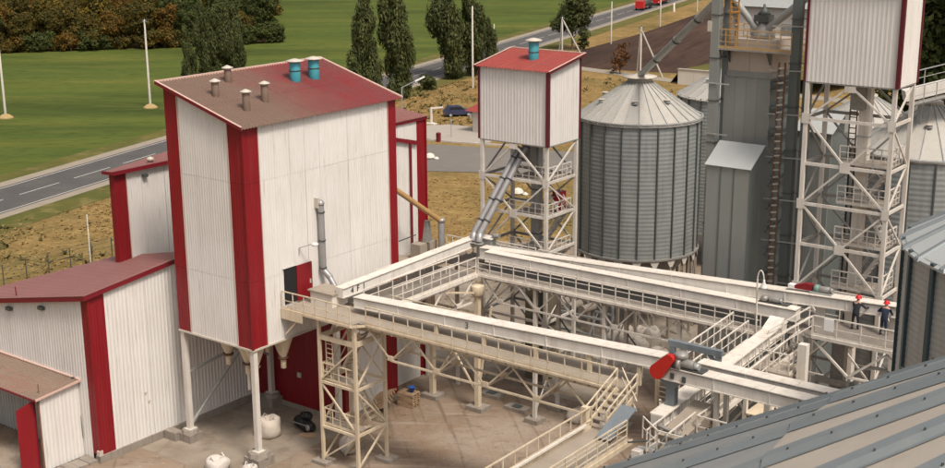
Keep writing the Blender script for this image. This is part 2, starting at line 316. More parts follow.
def rail(root, p0, p1, m, h=1.0, step=1.0, r=0.028, toe=True, mids=(0.5,), post=0.05, skip=()):
    """handrail between two deck points: posts, top rail, mid rails, toe board"""
    p0 = V(p0); p1 = V(p1); d = p1-p0; n = max(1, round(d.length/step)); zz = V((0, 0, 1))
    for i in range(n+1):
        q = p0+d*(i/n); bar('post', q, q+zz*h, post, post, m, root)
    bar('top_rail', p0+zz*h, p1+zz*h, 0.06, 0.06, m, root)
    for k in mids: bar('mid_rail', p0+zz*(h*k), p1+zz*(h*k), 0.035, 0.035, m, root)
    if toe: bar('toe_board', p0+zz*0.07, p1+zz*0.07, 0.02, 0.15, m, root)
def truss(root, p0, p1, ztop, zbot, panel, m, s=0.12, phase=0):
    """Warren girder in a vertical plane between two plan points"""
    p0 = V((p0[0], p0[1], 0)); p1 = V((p1[0], p1[1], 0)); d = p1-p0; L = d.length; n = max(1, round(L/panel)); u = d/n
    T = V((0, 0, ztop)); B = V((0, 0, zbot))
    bar('chord', p0+T, p1+T, s*1.3, s*1.3, m, root); bar('chord', p0+u*0.5+B, p1-u*0.5+B, s, s, m, root)
    for i in range(n):
        a = p0+u*i; b_ = p0+u*(i+.5); c = p0+u*(i+1)
        bar('diagonal', a+T, b_+B, s*0.8, s*0.8, m, root); bar('diagonal', b_+B, c+T, s*0.8, s*0.8, m, root)
        q = b_+B; nd = u.normalized()*0.22
        pl = V((u.y, -u.x, 0)).normalized()*(s*0.62)
        obj('gusset', [q-nd+pl, q+nd+pl, q+nd*.7+V((0, 0, .26))+pl, q-nd*.7+V((0, 0, .26))+pl, q-nd-pl, q+nd-pl, q+nd*.7+V((0, 0, .26))-pl, q-nd*.7+V((0, 0, .26))-pl], [(0, 1, 2, 3), (7, 6, 5, 4), (0, 4, 5, 1), (1, 5, 6, 2), (2, 6, 7, 3), (3, 7, 4, 0)], m, root)

# ------------------------------------------------------------------ the setting: ground, fields, roads
def sheet(name, pts, z, m, kind='structure'):
    o = obj(name, [(x, y, z) for x, y in pts], [tuple(range(len(pts)))], m); o['kind'] = kind; return o
sheet('ground', [(-2500, -1500), (2500, -1500), (2500, 3500), (-2500, 3500)], 0.0, 'dry_ground')
RD = V((-0.2439, 0.9698)); RN = V((0.9698, 0.2439)); RC = V((-122.6, 77.0))     # road direction, right-hand normal, a point on its axis
def rp(s, t): q = RC+RD*s+RN*t; return (q.x, q.y)
def strip(name, s0, s1, t0, t1, z, m, kind='structure'): return sheet(name, [rp(s0, t0), rp(s0, t1), rp(s1, t1), rp(s1, t0)], z, m, kind)
strip('field', -900, 2600, -2200, -9.5, 0.02, 'field_green')
strip('verge', -600, 1500, -9.5, 10, 0.03, 'verge')
strip('road_shoulder', -600, 1500, -6.4, 5.9, 0.045, 'gravel')
rd_ = strip('road', -600, 1500, -4.6, 4.4, 0.06, 'asphalt')
for t in (-4.15, 3.95):
    o = strip('edge_line', -300, 1200, t, t+0.16, 0.068, 'road_paint'); o.parent = rd_
k = -60
while k < 330:
    o = strip('lane_dash', k, k+6.5, -0.08, 0.08, 0.068, 'road_paint'); o.parent = rd_; del o['kind']; k += 9.0
for o in rd_.children:
    if 'kind' in o: del o['kind']
sheet('ploughed_field', [(-137, 185), (-131, 192), (-131, 203), (-112, 207), (-95, 207), (-60, 330), (-110, 600), (-205, 600), (-163, 317), (-150, 262)], 0.035, 'plough')
sheet('dirt_track', [(-150, 205.5), (-122, 199.5), (-100, 195), (-60, 190), (-60, 194), (-100, 199), (-122, 203.2), (-149, 209)], 0.05, 'gravel')
sheet('yard', [(-80, 20), (60, 20), (60, 120), (-40, 120), (-57, 106), (-73, 91), (-69, 70), (-62, 60), (-62, 43), (-80, 41)], 0.012, 'yard')
sheet('concrete_apron', [(-58.9, 44.6), (-52.2, 44.6), (-50.8, 46.2), (-50.8, 54.3), (-58.9, 54.3)], 0.024, 'slab')
sheet('concrete_apron', [(-66, 66), (-40, 66), (-40, 92), (-62, 92), (-70, 84)], 0.024, 'slab')
sheet('access_road', [(-130, 106), (-112, 107), (-96.5, 114.5), (-85, 121), (-75, 128), (-40, 150), (-44, 158), (-80, 138), (-97, 131.5), (-114, 126), (-133, 121)], 0.05, 'asphalt_pale')
sheet('concrete_pad', [(-118, 133.5), (-104.5, 131.2), (-99, 134), (-103.5, 143), (-112, 142)], 0.06, 'concrete_pale')
sheet('forest_floor', [(-262, 140), (-243, 153), (-222, 178), (-209, 200), (-315, 300), (-420, 330), (-420, 120)], 0.04, 'forest_floor')

# tufts of dry grass and weeds (uncountable)
def tufts(name, label, areas, n, h, m, seed):
    rnd = random.Random(seed); vs = []; fs = []; att = []
    for _ in range(n):
        (x0, y0), (x1, y1), (x2, y2) = rnd.choice(areas); a, b_ = rnd.random(), rnd.random()
        if a+b_ > 1: a, b_ = 1-a, 1-b_
        cx = x0+a*(x1-x0)+b_*(x2-x0); cy = y0+a*(y1-y0)+b_*(y2-y0)
        if math.sin(cx*0.35+2*math.sin(cy*.21))+math.sin(cy*0.4+1.7*math.sin(cx*.17)) < rnd.uniform(-1.9, 0.6): continue
        H = h*rnd.uniform(0.5, 1.4); g = rnd.random()
        for k in range(4):
            an = rnd.uniform(0, 6.28); le = rnd.uniform(0.6, 2.2)*H; wd = 0.12*H+0.05
            dx, dy = math.cos(an), math.sin(an); b0 = len(vs)
            vs += [(cx-dy*wd, cy+dx*wd, 0), (cx+dy*wd, cy-dx*wd, 0), (cx+dx*le+dy*wd*.7, cy+dy*le-dx*wd*.7, H), (cx+dx*le-dy*wd*.7, cy+dy*le+dx*wd*.7, H*.9)]
            fs.append((b0, b0+1, b0+2, b0+3)); att += [g]*4
    o = obj(name, vs, fs, m); a_ = o.data.attributes.new('leaf', 'FLOAT', 'POINT'); a_.data.foreach_set('value', att)
    return tag(o, label, 'grass', None, 'stuff')
LEFT = [[(-112, 55), (-64, 44), (-114, 90)], [(-64, 44), (-114, 90), (-70, 62)], [(-114, 90), (-70, 62), (-118, 104)], [(-70, 62), (-118, 104), (-72, 80)]]
MID = [[(-57, 68), (-98, 110), (-60, 100)], [(-57, 68), (-98, 110), (-86, 66)], [(-60, 100), (-98, 110), (-80, 118)]]
FAR = [[(-141, 148), (-118, 138), (-135, 190)], [(-118, 138), (-135, 190), (-108, 196)], [(-95, 150), (-118, 138), (-100, 190)]]
tufts('dry_grass', 'tawny dry grass clumps between the road and the red roofed buildings', LEFT, 9000, 0.13, 'leaf_drygrass', 1)
tufts('weeds', 'sparse dark weeds scattered through the dry grass', LEFT+FAR, 800, 0.4, 'leaf_weed', 2)
tufts('dry_grass', 'golden dry grass behind the lattice hopper tower', MID, 2500, 0.09, 'leaf_drygrass', 3)
tufts('dry_grass', 'brown dry grass in front of the poplars by the road', FAR, 4000, 0.13, 'leaf_drygrass', 4)
exec_marker = 0

# ------------------------------------------------------------------ red and white hopper building on columns
X0, X1, Y0, Y1, ZB, ZE, ZH = -57.62, -51.35, 47.05, 59.75, 7.1, 19.75, 21.55
R = thing('red_white_tower', 'tallest white corrugated building with crimson corners, raised on columns', 'building', (-54.5, 53.4, 0))
zt = lambda x: ZE+(X1-x)/(X1-X0)*(ZH-ZE)
# east face (+x)
for y0, y1, m in ((Y0, 48.15, 'red_sheet'), (58.95, Y1, 'red_sheet')):
    for z0, z1 in ((ZB, 11.0), (11.008, 16.6), (16.608, ZE)):
        wall('wall_panel', (X1, y0, 0), (X1, y1, 0), z0, z1, (1, 0, 0), m, R)
for z0, z1 in ((ZB, 11.0), (11.01, 16.6), (16.61, ZE)):
    for y0, y1 in ((48.15, 51.74), (51.75, 55.34), (55.35, 58.95)):
        wall('wall_panel', (X1, y0, 0), (X1, y1, 0), z0, z1, (1, 0, 0), 'white_sheet', R)
# south face (-y), sloping top
for x0, x1, m in ((X0, -56.5, 'red_sheet'), (-56.5, -52.5, 'white_sheet'), (-52.5, X1, 'red_sheet')):
    for z0, z1 in ((ZB, 11.0), (11.01, 16.62), (16.63, None)):
        wall('wall_panel', (x0, Y0, 0), (x1, Y0, 0), z0, (zt(x0), zt(x1)) if z1 is None else z1, (0, -1, 0), m, R)
# west and north faces
wall('wall_panel', (X0, Y0, 0), (X0, Y1, 0), ZB, ZH, (-1, 0, 0), 'white_sheet', R)
wall('wall_panel', (X0, Y1, 0), (X1, Y1, 0), ZB, (ZH, ZE), (0, 1, 0), 'white_sheet', R)
# corner angles and bottom edge trims
bar('corner_trim', (X1+.02, Y0-.02, ZB), (X1+.02, Y0-.02, ZE), .13, .13, 'red_sheet', R)
for a, b_ in (((X0, Y0-.03, ZB-.05), (X1+.06, Y0-.03, ZB-.05)), ((X1+.03, Y0-.06, ZB-.051), (X1+.03, Y1, ZB-.051))):
    bar('edge_trim', a, b_, .10, .10, 'cap_pale', R)
for y in (48.15, 58.95): bar('strip_trim', (X1+.045, y, ZB), (X1+.045, y, ZE), .05, .03, 'edge_pale', R)
for x in (-56.5, -52.5): bar('strip_trim', (x, Y0-.045, ZB), (x, Y0-.045, zt(x)), .05, .03, 'edge_pale', R)
box('floor_plate', X0+.05, X1-.05, Y0+.05, Y1-.05, ZB-.03, ZB+.05, 'concrete', R)
# roof: two strips of ribbed sheet and pale flashings
sl_ = (ZH-ZE)/(X1-X0)
ex = lambda x: ZE+.06+(X1-x)*sl_
for y0, y1, m in ((Y0-.3, 52.6, 'roof_old'), (52.62, Y1+.3, 'roof_old')):
    for xa, xb, dz in ((X1+.32, -54.4, 0), (-54.25, X0-.3, 0.015)):
        corr('roof_sheet', lambda t: (xa, y0+t, ex(xa)+dz), lambda t: (xb, y0+t, ex(xb)+dz), y1-y0, (sl_*.95, 0, .95), m, R, .22, .05)
bar('flashing', (X1+.3, Y0-.32, ex(X1)-.06), (X0-.3, Y0-.32, ex(X0-.3)+.02), .07, .16, 'red_trim', R)
bar('flashing', (X1+.3, Y0-.30, ex(X1)+.06), (X0-.3, Y0-.30, ex(X0-.3)+.14), .12, .03, 'edge_pale', R)
bar('flashing', (X1+.3, Y1+.32, ex(X1)-.02), (X0-.3, Y1+.32, ex(X0-.3)+.06), .14, .12, 'edge_pale', R)
bar('flashing', (X0-.32, Y0-.32, ex(X0-.3)+.05), (X0-.32, Y1+.32, ex(X0-.3)+.05), .14, .14, 'edge_pale', R)
def vent(x, y, r, h, m, cap, band=False):
    z = ex(x)-.05
    t = tube('roof_vent', (x, y, z), (x, y, z+h), r, m, R, 16)
    lathe('cap', (x, y, z+h+.03), [(r*1.05, -.05), (r*1.62, 0.02), (r*1.6, .05), (r*.5, .15), (0.02, .18)], cap, t, 16)
    if band: tube('band', (x, y, z+h*.55), (x, y, z+h*.6), r*1.07, 'pipe_dark', t, 16)
def roofpt(px): pass
for x, y in ((-55.2, 48.75), (-56.6, 51.0), (-53.0, 49.0), (-53.6, 51.0)): vent(x, y, .21, 1.05 if x > -55 else .85, 'vent_brown', 'cap_pale')
for x, y in ((-55.46, 55.35), (-55.4, 56.9)): vent(x, y, .34, 1.2, 'vent_blue', 'cap_pale', True)
# door with open leaf, lamp bracket, down pipe
box('door_opening', X1+.02, X1+.06, 49.65, 50.62, 9.12, 11.25, 'void', R)
dl = box('door', X1+.06, X1+.12, 50.6, 51.85, 9.1, 11.22, 'red_sheet', R); dl['label'] = 'crimson sliding door leaf standing open'
box('handle', X1+.12, X1+.17, 51.62, 51.70, 9.95, 10.2, 'cap_pale', dl)
box('door_frame', X1+.06, X1+.10, 49.55, 50.6, 11.25, 11.33, 'white_sheet', R)
lb = bar('lamp_bracket', (X1, 50.95, 11.75), (X1+.05, 50.95, 12.2), .06, .06, 'galv', R)
bar('lamp_arm', (X1+.05, 50.95, 12.2), (X1+.95, 51.25, 12.55), .05, .05, 'galv', lb)
lathe('lamp_head', (X1+1.0, 51.27, 12.48), [(.06, -.1), (.2, -.06), (.22, .05), (.1, .13)], 'glass_lamp', lb, 12)
box('pipe_bracket', X1, X1+.3, 52.35, 52.5, 14.3, 14.9, 'cap_pale', R)
dp = tube('down_pipe', (X1+.28, 52.6, 14.5), (X1+.28, 52.63, 10.45), .19, 'pipe_grey', R, 14)
tube('pipe_elbow', (X1+.28, 52.63, 10.55), (X1+.75, 52.72, 10.1), .19, 'pipe_grey', dp, 14)
tube('pipe_outlet', (X1+.66, 52.7, 10.2), (X1+1.55, 52.75, 8.95), .17, 'pipe_grey', dp, 14)
for z in (14.0, 12.3, 10.65): tube('clamp', (X1+.28, 52.61, z), (X1+.28, 52.61, z+.07), .23, 'pipe_dark', dp, 14)
tube('clamp', (X1+1.48, 52.745, 9.05), (X1+1.56, 52.75, 8.93), .21, 'pipe_dark', dp, 14)
lathe('pipe_inlet', (X1+.28, 52.6, 14.45), [(.2, 0), (.24, .1), (.12, .3)], 'pipe_grey', dp, 14)
# columns, footings, bracing, hopper cones below the floor
for x, y, fh, fs_ in ((-51.5, 47.2, 0.85, .62), (-57.4, 47.2, .75, .5), (-57.4, 54.0, .9, .5), (-51.6, 54.1, .5, .4)):
    c = box('column', x-.15, x+.15, y-.15, y+.15, fh, ZB-.05, 'frame_white', R)
    f = prism('footing', [(x-fs_, y-fs_, 0), (x+fs_, y-fs_, 0), (x+fs_, y+fs_, 0), (x-fs_, y+fs_, 0)], (0, 0, fh*.7), 'concrete', R)
    lathe('plinth', (x, y, fh*.7), [(fs_*1.12, 0), (fs_*1.0, fh*.3)], 'concrete', f, 8, False)
    box('base_plate', x-.28, x+.28, y-.28, y+.28, fh, fh+.05, 'frame_white', c)
box('footing', -58.9, -57.9, 46.4, 47.0, 0, .55, 'concrete', R)
for a, b_ in (((-57.4, 47.3, 6.9), (-57.4, 52.0, 4.9)), ((-57.4, 47.3, 1.0), (-57.4, 52.0, 4.9)), ((-57.4, 47.3, 4.3), (-57.4, 52.0, 4.9)), ((-57.4, 52.0, 4.9), (-57.4, 54.0, 3.4))):
    bar('brace', a, b_, .12, .14, 'galv', R)
bar('floor_beam', (-57.4, 47.3, 6.95), (-57.4, 54, 6.95), .2, .25, 'frame_white', R)
for x, y in ((-53.1, 48.2), (-52.15, 50.1), (-52.3, 48.0), (-55.2, 48.6), (-54.9, 51.5)):
    h = lathe('hopper_cone', (x, y, 5.3), [(.16, 0), (.2, .35), (.62, 1.5), (.7, 1.8)], 'ivory', R, 18)
    tube('outlet', (x, y, 4.95), (x, y, 5.42), .17, 'ivory', h); tube('slide_gate', (x, y, 5.55), (x, y, 5.66), .32, 'rust', h)
tube('spout_pipe', (-53.1, 48.2, 3.95), (-53.1, 48.2, 4.95), .09, 'frame_white', R)
# enclosed lower storey
wall('lower_wall', (-59.0, 54.45, 0), (X1, 54.45, 0), 0.35, ZB-.06, (0, -1, 0), 'red_sheet', R)
box('plinth_wall', -59.0, X1+.02, 54.40, 54.6, 0, .36, 'concrete', R)
wall('lower_wall', (X1-.3, 54.5, 0), (X1-.3, 55.1, 0), .35, ZB-.06, (1, 0, 0), 'red_sheet', R)
wall('lower_wall', (X1-.3, 55.1, 0), (X1-.3, 58.7, 0), .35, ZB-.06, (1, 0, 0), 'white_sheet', R)
wall('lower_wall', (X1-.3, 58.7, 0), (X1-.3, Y1, 0), .35, ZB-.06, (1, 0, 0), 'red_sheet', R)
box('plinth_wall', X1-.5, X1-.24, 54.6, Y1, 0, .36, 'concrete', R)
wall('lower_wall', (X1-.3, Y1, 0), (X0, Y1, 0), .0, ZB-.06, (0, 1, 0), 'red_sheet', R)
box('wall_box', -55.35, -55.05, 54.30, 54.40, 2.3, 2.62, 'cap_pale', R)

# ------------------------------------------------------------------ low building with faded roof, left
B = thing('low_building', 'low white shed with faded red sloping roof and crimson corner at the left', 'building', (-63, 45, 0))
XE, YS = -59.1, 41.9
rz = lambda x, y: 10.2+(x-XE)*0.205+(y-YS)*0.10          # the roof plane falls to the left and towards the front
wall('wall_panel', (XE, YS, 0), (XE, 43.0, 0), .45, (rz(XE, YS)-.05, rz(XE, 43)-.05), (1, 0, 0), 'red_sheet', B)
for y0, y1 in ((43.0, 45.9), (45.91, 49.6), (49.61, 51.9), (51.91, 54.4)):
    wall('wall_panel', (XE, y0, 0), (XE, y1, 0), .45, (rz(XE, y0)-.05, rz(XE, y1)-.05) if y0 < 49 else 6.9, (1, 0, 0), 'white_sheet', B, .26, .017)
wall('wall_panel', (-59.75, YS, 0), (XE, YS, 0), .45, (rz(-59.75, YS)-.05, rz(XE, YS)-.05), (0, -1, 0), 'red_sheet', B)
for x0, x1 in ((-64.2, -59.75), (-68.6, -64.21), (-73, -68.61)):
    wall('wall_panel', (x0, YS, 0), (x1, YS, 0), .1, (rz(x0, YS)-.05, rz(x1, YS)-.05), (0, -1, 0), 'white_sheet', B, .26, .017)
bar('corner_trim', (XE+.02, YS-.02, .45), (XE+.02, YS-.02, rz(XE, YS)), .12, .12, 'red_sheet', B)
box('plinth_wall', XE-.3, XE+.12, YS-.1, 54.4, 0, .46, 'concrete', B)
box('base_cap', XE-.12, XE+.14, YS-.16, YS+.1, .46, .78, 'cap_pale', B)
wall('back_wall', (-71.1, 44.1, 0), (-66.4, 49.6, 0), .1, (rz(-71.1, 44.1)-.1, rz(-66.4, 49.6)-.1), (-.77, .64, 0), 'white_sheet', B)
wall('back_wall', (-66.4, 49.62, 0), (XE, 49.62, 0), .1, (rz(-66.4, 49.6)-.1, rz(XE, 49.6)-.1), (0, 1, 0), 'white_sheet', B)
# roof sheets, ribs run along the low fall (towards -x)
lx = lambda y: -73.0 if y < 44.0 else -71.2+(y-44.1)*.835
for i in range(8):
    ya = 41.6+i*1.015; yb = ya+1.005
    corr('roof_sheet', lambda t: (XE+.18, ya+t, rz(XE+.18, ya+t)+.03), lambda t: (lx(ya+t), ya+t, rz(lx(ya+t), ya+t)+.03), yb-ya, (-.19, -.10, .97), 'roof_faded', B, .26, .035)
bar('flashing', (XE+.2, YS-.36, rz(XE, YS-.3)-.04), (-73, YS-.36, rz(-73, YS-.3)-.04), .06, .28, 'red_trim', B)
bar('flashing', (XE+.2, YS-.36, rz(XE, YS-.3)-.04), (XE+.2, 49.75, rz(XE, 49.75)-.04), .06, .26, 'red_trim', B)
bar('flashing', (XE+.17, YS-.36, rz(XE, YS-.3)+.12), (XE+.17, 49.75, rz(XE, 49.75)+.12), .16, .03, 'roof_faded', B)
bar('flashing', (XE+.2, YS-.33, rz(XE, YS-.3)+.12), (-73, YS-.33, rz(-73, YS-.3)+.12), .16, .03, 'roof_faded', B)
for x in (-66.7, -63.4): 
    l_ = box('wall_lamp', x-.22, x+.22, YS-.26, YS-.04, rz(x, YS)-.75, rz(x, YS)-.55, 'stiff_dark', B)
tube('mast', (-66.3, 42.1, rz(-66.3, 42.1)), (-66.36, 42.1, rz(-66.3, 42.1)+.6), .035, 'red_trim', B)
box('cable_box', -61.0, -60.75, YS-.2, YS-.04, 4.45, 4.95, 'stiff_dark', B)
bar('cable', (-60.7, YS-.07, 4.4), (-60.55, YS-.07, 1.2), .03, .03, 'stiff_dark', B)
for y, z in ((45.3, 3.2), (45.5, 2.6)): box('wall_tag', XE+.04, XE+.07, y, y+.16, z, z+.1, 'cap_pale', B)

# ------------------------------------------------------------------ lean-to porch in front of it
P_ = thing('lean_to', 'small white porch with brown ribbed roof and open front at the lower left', 'shed', (-64, 40.5, 0))
wall('side_wall', (-60.6, 39.15, 0), (-60.6, 41.85, 0), .1, (4.5, 4.72), (1, 0, 0), 'white_sheet', P_, .26, .03)
bar('corner_trim', (-60.58, 39.12, .1), (-60.58, 39.12, 4.5), .10, .10, 'rust', P_)
wall('inner_wall', (-70.5, 41.7, 0), (-60.7, 41.7, 0), .1, 4.6, (0, -1, 0), 'galv', P_, .3, .07)
corr('roof_sheet', lambda t: (-71+t, 38.85, 4.56), lambda t: (-71+t, 41.85, 4.84), 10.6, (0, -.1, .99), 'roof_brown', P_, .24, .05)
bar('flashing', (-60.36, 38.83, 4.56), (-60.36, 41.87, 4.84), .06, .12, 'edge_pale', P_)
bar('flashing', (-71, 38.83, 4.52), (-60.36, 38.83, 4.52), .05, .10, 'red_trim', P_)
bar('flashing', (-71, 41.82, 4.92), (-60.36, 41.82, 4.92), .14, .06, 'edge_pale', P_)
bar('door_post', (-61.0, 39.1, .05), (-61.0, 39.1, 4.4), .12, .12, 'red_trim', P_)
dl = prism('door', [(-61.0, 39.08, .15), (-61.0, 39.08, 4.35), (-61.42, 38.2, 3.9), (-61.42, 38.2, .15)], (.06, -.03, 0), 'red_sheet', P_); dl['label'] = 'dusty crimson porch door leaf swung open'
bar('drain_stub', (-61.0, 39.5, 4.62), (-61.0, 39.5, 5.2), .04, .04, 'rust', P_)
for i in range(4): box('step', -60.4, -59.3, 39.4+i*.62, 39.98+i*.62, .0, .16+.02*(i % 2), 'concrete', P_)

# ------------------------------------------------------------------ red edged blocks behind the tower
G = thing('rear_block', 'narrow white corrugated block with red corner behind the low faded roof', 'building', (-65, 51, 0))
wall('wall_panel', (-64, 48.05, 0), (-64, 48.9, 0), 0, (15.5, 15.5), (1, 0, 0), 'red_sheet', G)
wall('wall_panel', (-64, 48.9, 0), (-64, 51.9, 0), 0, 15.5, (1, 0, 0), 'white_sheet', G)
wall('wall_panel', (-64, 51.91, 0), (-64, 55.0, 0), 0, 15.5, (1, 0, 0), 'white_sheet', G)
wall('wall_panel', (-64.5, 48.05, 0), (-64, 48.05, 0), 0, 15.4, (0, -1, 0), 'red_sheet', G)
wall('wall_panel', (-64.5, 48.05, 0), (-66.5, 55.0, 0), 0, 15.4, (-1, 0, 0), 'white_sheet', G)
wall('wall_panel', (-66.5, 55, 0), (-64, 55.0, 0), 0, 15.4, (0, 1, 0), 'white_sheet', G)
corr('roof_sheet', lambda t: (-63.75, 47.8+t, 15.62), lambda t: (-64.8-t*.29, 47.8+t, 15.5), 7.4, (0, 0, 1), 'roof_faded', G, .24, .04)
bar('flashing', (-63.72, 47.8, 15.55), (-63.72, 55.2, 15.55), .06, .24, 'red_trim', G)
bar('flashing', (-63.72, 47.78, 15.55), (-64.8, 47.78, 15.5), .06, .2, 'red_trim', G)
bar('strip_trim', (-63.94, 48.9, 10), (-63.94, 48.9, 15.4), .05, .03, 'edge_pale', G)
box('wall_lamp', -63.95, -63.75, 50.1, 50.45, 14.9, 15.08, 'stiff_dark', G)
lathe('vent_cowl', (-64.4, 51.2, 15.55), [(.16, 0), (.16, .2), (.26, .22), (.2, .36), (.05, .42)], 'cap_pale', G, 12)

G = thing('rear_wing', 'white wing with red corner strip and red canopy, behind right edge of tall tower', 'building', (-53.5, 62, 0))
for y0, y1, m in ((60.6, 63.7, 'white_sheet'), (63.7, 64.6, 'red_sheet')):
    wall('wall_panel', (-53, y0, 0), (-53, y1, 0), 0, 17.7, (1, 0, 0), m, G)
wall('wall_panel', (-57, 64.6, 0), (-53, 64.6, 0), 0, 17.7, (0, 1, 0), 'red_sheet', G)
bar('flashing', (-52.94, 60.4, 17.72), (-52.94, 64.7, 17.72), .14, .22, 'red_trim', G)
bar('corner_trim', (-52.98, 64.6, 0), (-52.98, 64.6, 17.6), .12, .12, 'red_sheet', G)
bar('canopy_beam', (-52.85, 60.6, 16.95), (-52.85, 63.6, 16.2), .1, .26, 'red_trim', G)
bar('canopy_post', (-52.85, 62.9, 9), (-52.85, 62.9, 16.3), .12, .12, 'red_trim', G)
corr('roof_sheet', lambda t: (-52.8, 60.4+t, 17.8), lambda t: (-57, 60.4+t, 18.3), 4.3, (0, 0, 1), 'roof_faded', G, .24, .04)

# ------------------------------------------------------------------ conveyors and galleries
def conveyor(name, label, p0, p1, w_, h_, m, nseg, group='enclosed drag conveyors', lid='ivory_white', head=True):
    """boxed drag conveyor: casing lengths with flanged joints and a lid strip; p0, p1 = centre of the bottom"""
    p0 = V(p0); p1 = V(p1); d = (p1-p0)/nseg; g = d.normalized()*0.012; zz = V((0, 0, 1))
    t = thing(name, label, 'conveyor', p0, group)
    for i in range(nseg):
        a = p0+d*i+g; b_ = p0+d*(i+1)-g
        bar('casing', a+zz*h_*.5, b_+zz*h_*.5, w_, h_, m, t)
        bar('lid', a+zz*(h_+.02), b_+zz*(h_+.02), w_+.12, .05, lid, t)
        bar('lid_shade_strip', a+zz*(h_-.035), b_+zz*(h_-.035), w_+.03, .045, 'grating', t)  # dark bar added as the painted shadow line under the lid edge
        bar('side_lip', a+zz*.03+g*.0, b_+zz*.03, w_+.08, .05, lid, t)
        if i: bar('flange', p0+d*i-g*2+zz*h_*.5, p0+d*i+g*2+zz*h_*.5, w_+.07, h_+.03, m, t)
    return t

# front gallery, with balcony at the tower door
F = thing('front_gallery', 'ivory steel walkway bridge nearest the camera, running from the stair tower across the yard', 'walkway', (-38, 50.6, 0))
box('deck_plate', -51.28, -46.0, 49.3, 51.9, 8.9, 9.0, 'deck_grey', F)
box('deck_plate', -46.0, -29.3, 49.95, 51.0, 8.9, 9.0, 'deck_grey', F)
box('deck_plate', -46.0, -29.3, 51.01, 52.3, 8.88, 8.97, 'deck_grey', F)
bar('fascia', (-51.28, 49.27, 8.72), (-49.6, 49.27, 8.72), .05, .62, 'ivory', F)
bar('fascia', (-49.6, 49.27, 8.94), (-46.0, 49.27, 8.94), .05, .14, 'ivory', F)
bar('fascia', (-46.0, 49.27, 8.94), (-45.4, 49.9, 8.94), .05, .14, 'ivory', F)
bar('fascia', (-45.4, 49.92, 8.95), (-29.3, 49.92, 8.95), .05, .12, 'ivory', F)
rail(F, (-51.2, 49.3, 9), (-46.0, 49.3, 9), 'ivory', 1.05, .87)
rail(F, (-45.4, 49.95, 9), (-29.4, 49.95, 9), 'ivory', 1.05, 1.0)
rail(F, (-45.6, 52.3, 9), (-29.4, 52.3, 9), 'ivory', 1.05, 1.6, toe=False)
for x in (-41.4, -38.2, -34.9, -31.7, -28.9): bar('conveyor_post', (x, 51.15, 8.95), (x, 51.15, 9.9), .22, .14, 'ivory', F)
for y in (50.2, 51.9): truss(F, (-45.48, y), (-29.33, y), 8.72, 7.18, 3.23, 'ivory', .10)
for i in range(20):
    x = -45.2+i*.83; box('cross_beam', x-.05, x+.05, 49.98, 52.25, 8.74, 8.86, 'ivory', F)
for i in range(5):
    x = -43.86+i*3.23; bar('strut', (x, 50.2, 7.2), (x, 51.9, 7.2), .09, .09, 'ivory', F)
box('door_landing_box', -50.6, -48.9, 51.0, 52.3, 9.0, 9.75, 'ivory_white', F)
box('landing_box_lid', -50.75, -48.8, 50.9, 52.4, 9.75, 9.83, 'deck_grey', F)
bar('balcony_bracket', (-51.2, 49.5, 7.4), (-49.8, 49.5, 8.8), .1, .1, 'ivory', F)
bar('balcony_bracket', (-51.2, 51.5, 7.4), (-49.8, 51.5, 8.8), .1, .1, 'ivory', F)
# front conveyor
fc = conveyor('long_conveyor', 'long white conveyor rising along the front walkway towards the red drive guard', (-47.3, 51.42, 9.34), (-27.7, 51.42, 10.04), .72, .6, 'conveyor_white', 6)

# left gallery towards the hopper tower
Lg = thing('side_gallery', 'white walkway bridge beside the tall red and white tower, joining front and back bridges', 'walkway', (-47.6, 57, 0))
box('deck_plate', -49.6, -46.35, 52.4, 61.3, 8.9, 9.0, 'grating', Lg)
bar('fascia', (-46.32, 52.4, 8.9), (-46.32, 61.4, 8.9), .05, .22, 'ivory_white', Lg)
rail(Lg, (-46.38, 53.4, 9), (-46.38, 61.3, 9), 'ivory_white', 1.05, .9)
rail(Lg, (-47.9, 52.6, 9), (-47.9, 61.5, 9), 'ivory_white', .9, 1.3, toe=False)
rail(Lg, (-49.55, 55.5, 9), (-49.55, 62.4, 9), 'ivory_white', 1.05, 1.1, toe=False)
for x in (-46.5, -49.3): truss(Lg, (x, 52.0), (x, 61.2), 8.7, 7.2, 3.07, 'ivory_white', .10)
for i in range(11): box('cross_beam', -49.5, -46.4, 52.7+i*.85, 52.82+i*.85, 8.66, 8.86, 'ivory_white', Lg)
bar('brace', (-46.5, 53.3, 7.2), (-46.5, 61.1, 7.2), .1, .1, 'ivory_white', Lg)
for x, y in ((-46.25, 61.25), (-49.9, 61.2)):
    c = box('column', x-.16, x+.16, y-.16, y+.16, .3, 8.0, 'ivory', Lg)
    lathe('column_head', (x, y, 7.55), [(.2, 0), (.42, .2), (.44, .7), (.4, .8)], 'ivory', c, 12)
    box('base_pad', x-.62, x+.62, y-.5, y+.5, .02, .3, 'concrete', Lg)
for a, b_ in (((-46.25, 61.25, 7.8), (-46.25, 58.2, 8.6)), ((-49.9, 61.2, 1.2), (-46.3, 61.2, 6.2)), ((-46.3, 61.2, .6), (-45.4, 61.6, 7.0)), ((-49.9, 61.2, 6.5), (-46.3, 61.2, 6.5)), ((-49.9, 61.2, 6.0), (-46.3, 61.2, 1.2))):
    bar('brace', a, b_, .11, .11, 'ivory', Lg)
lc = conveyor('side_conveyor', 'white conveyor with black stencilled marks, beside the tall tower', (-48.65, 51.35, 9.58), (-48.65, 64.2, 9.86), .52, .56, 'conveyor_white', 3)
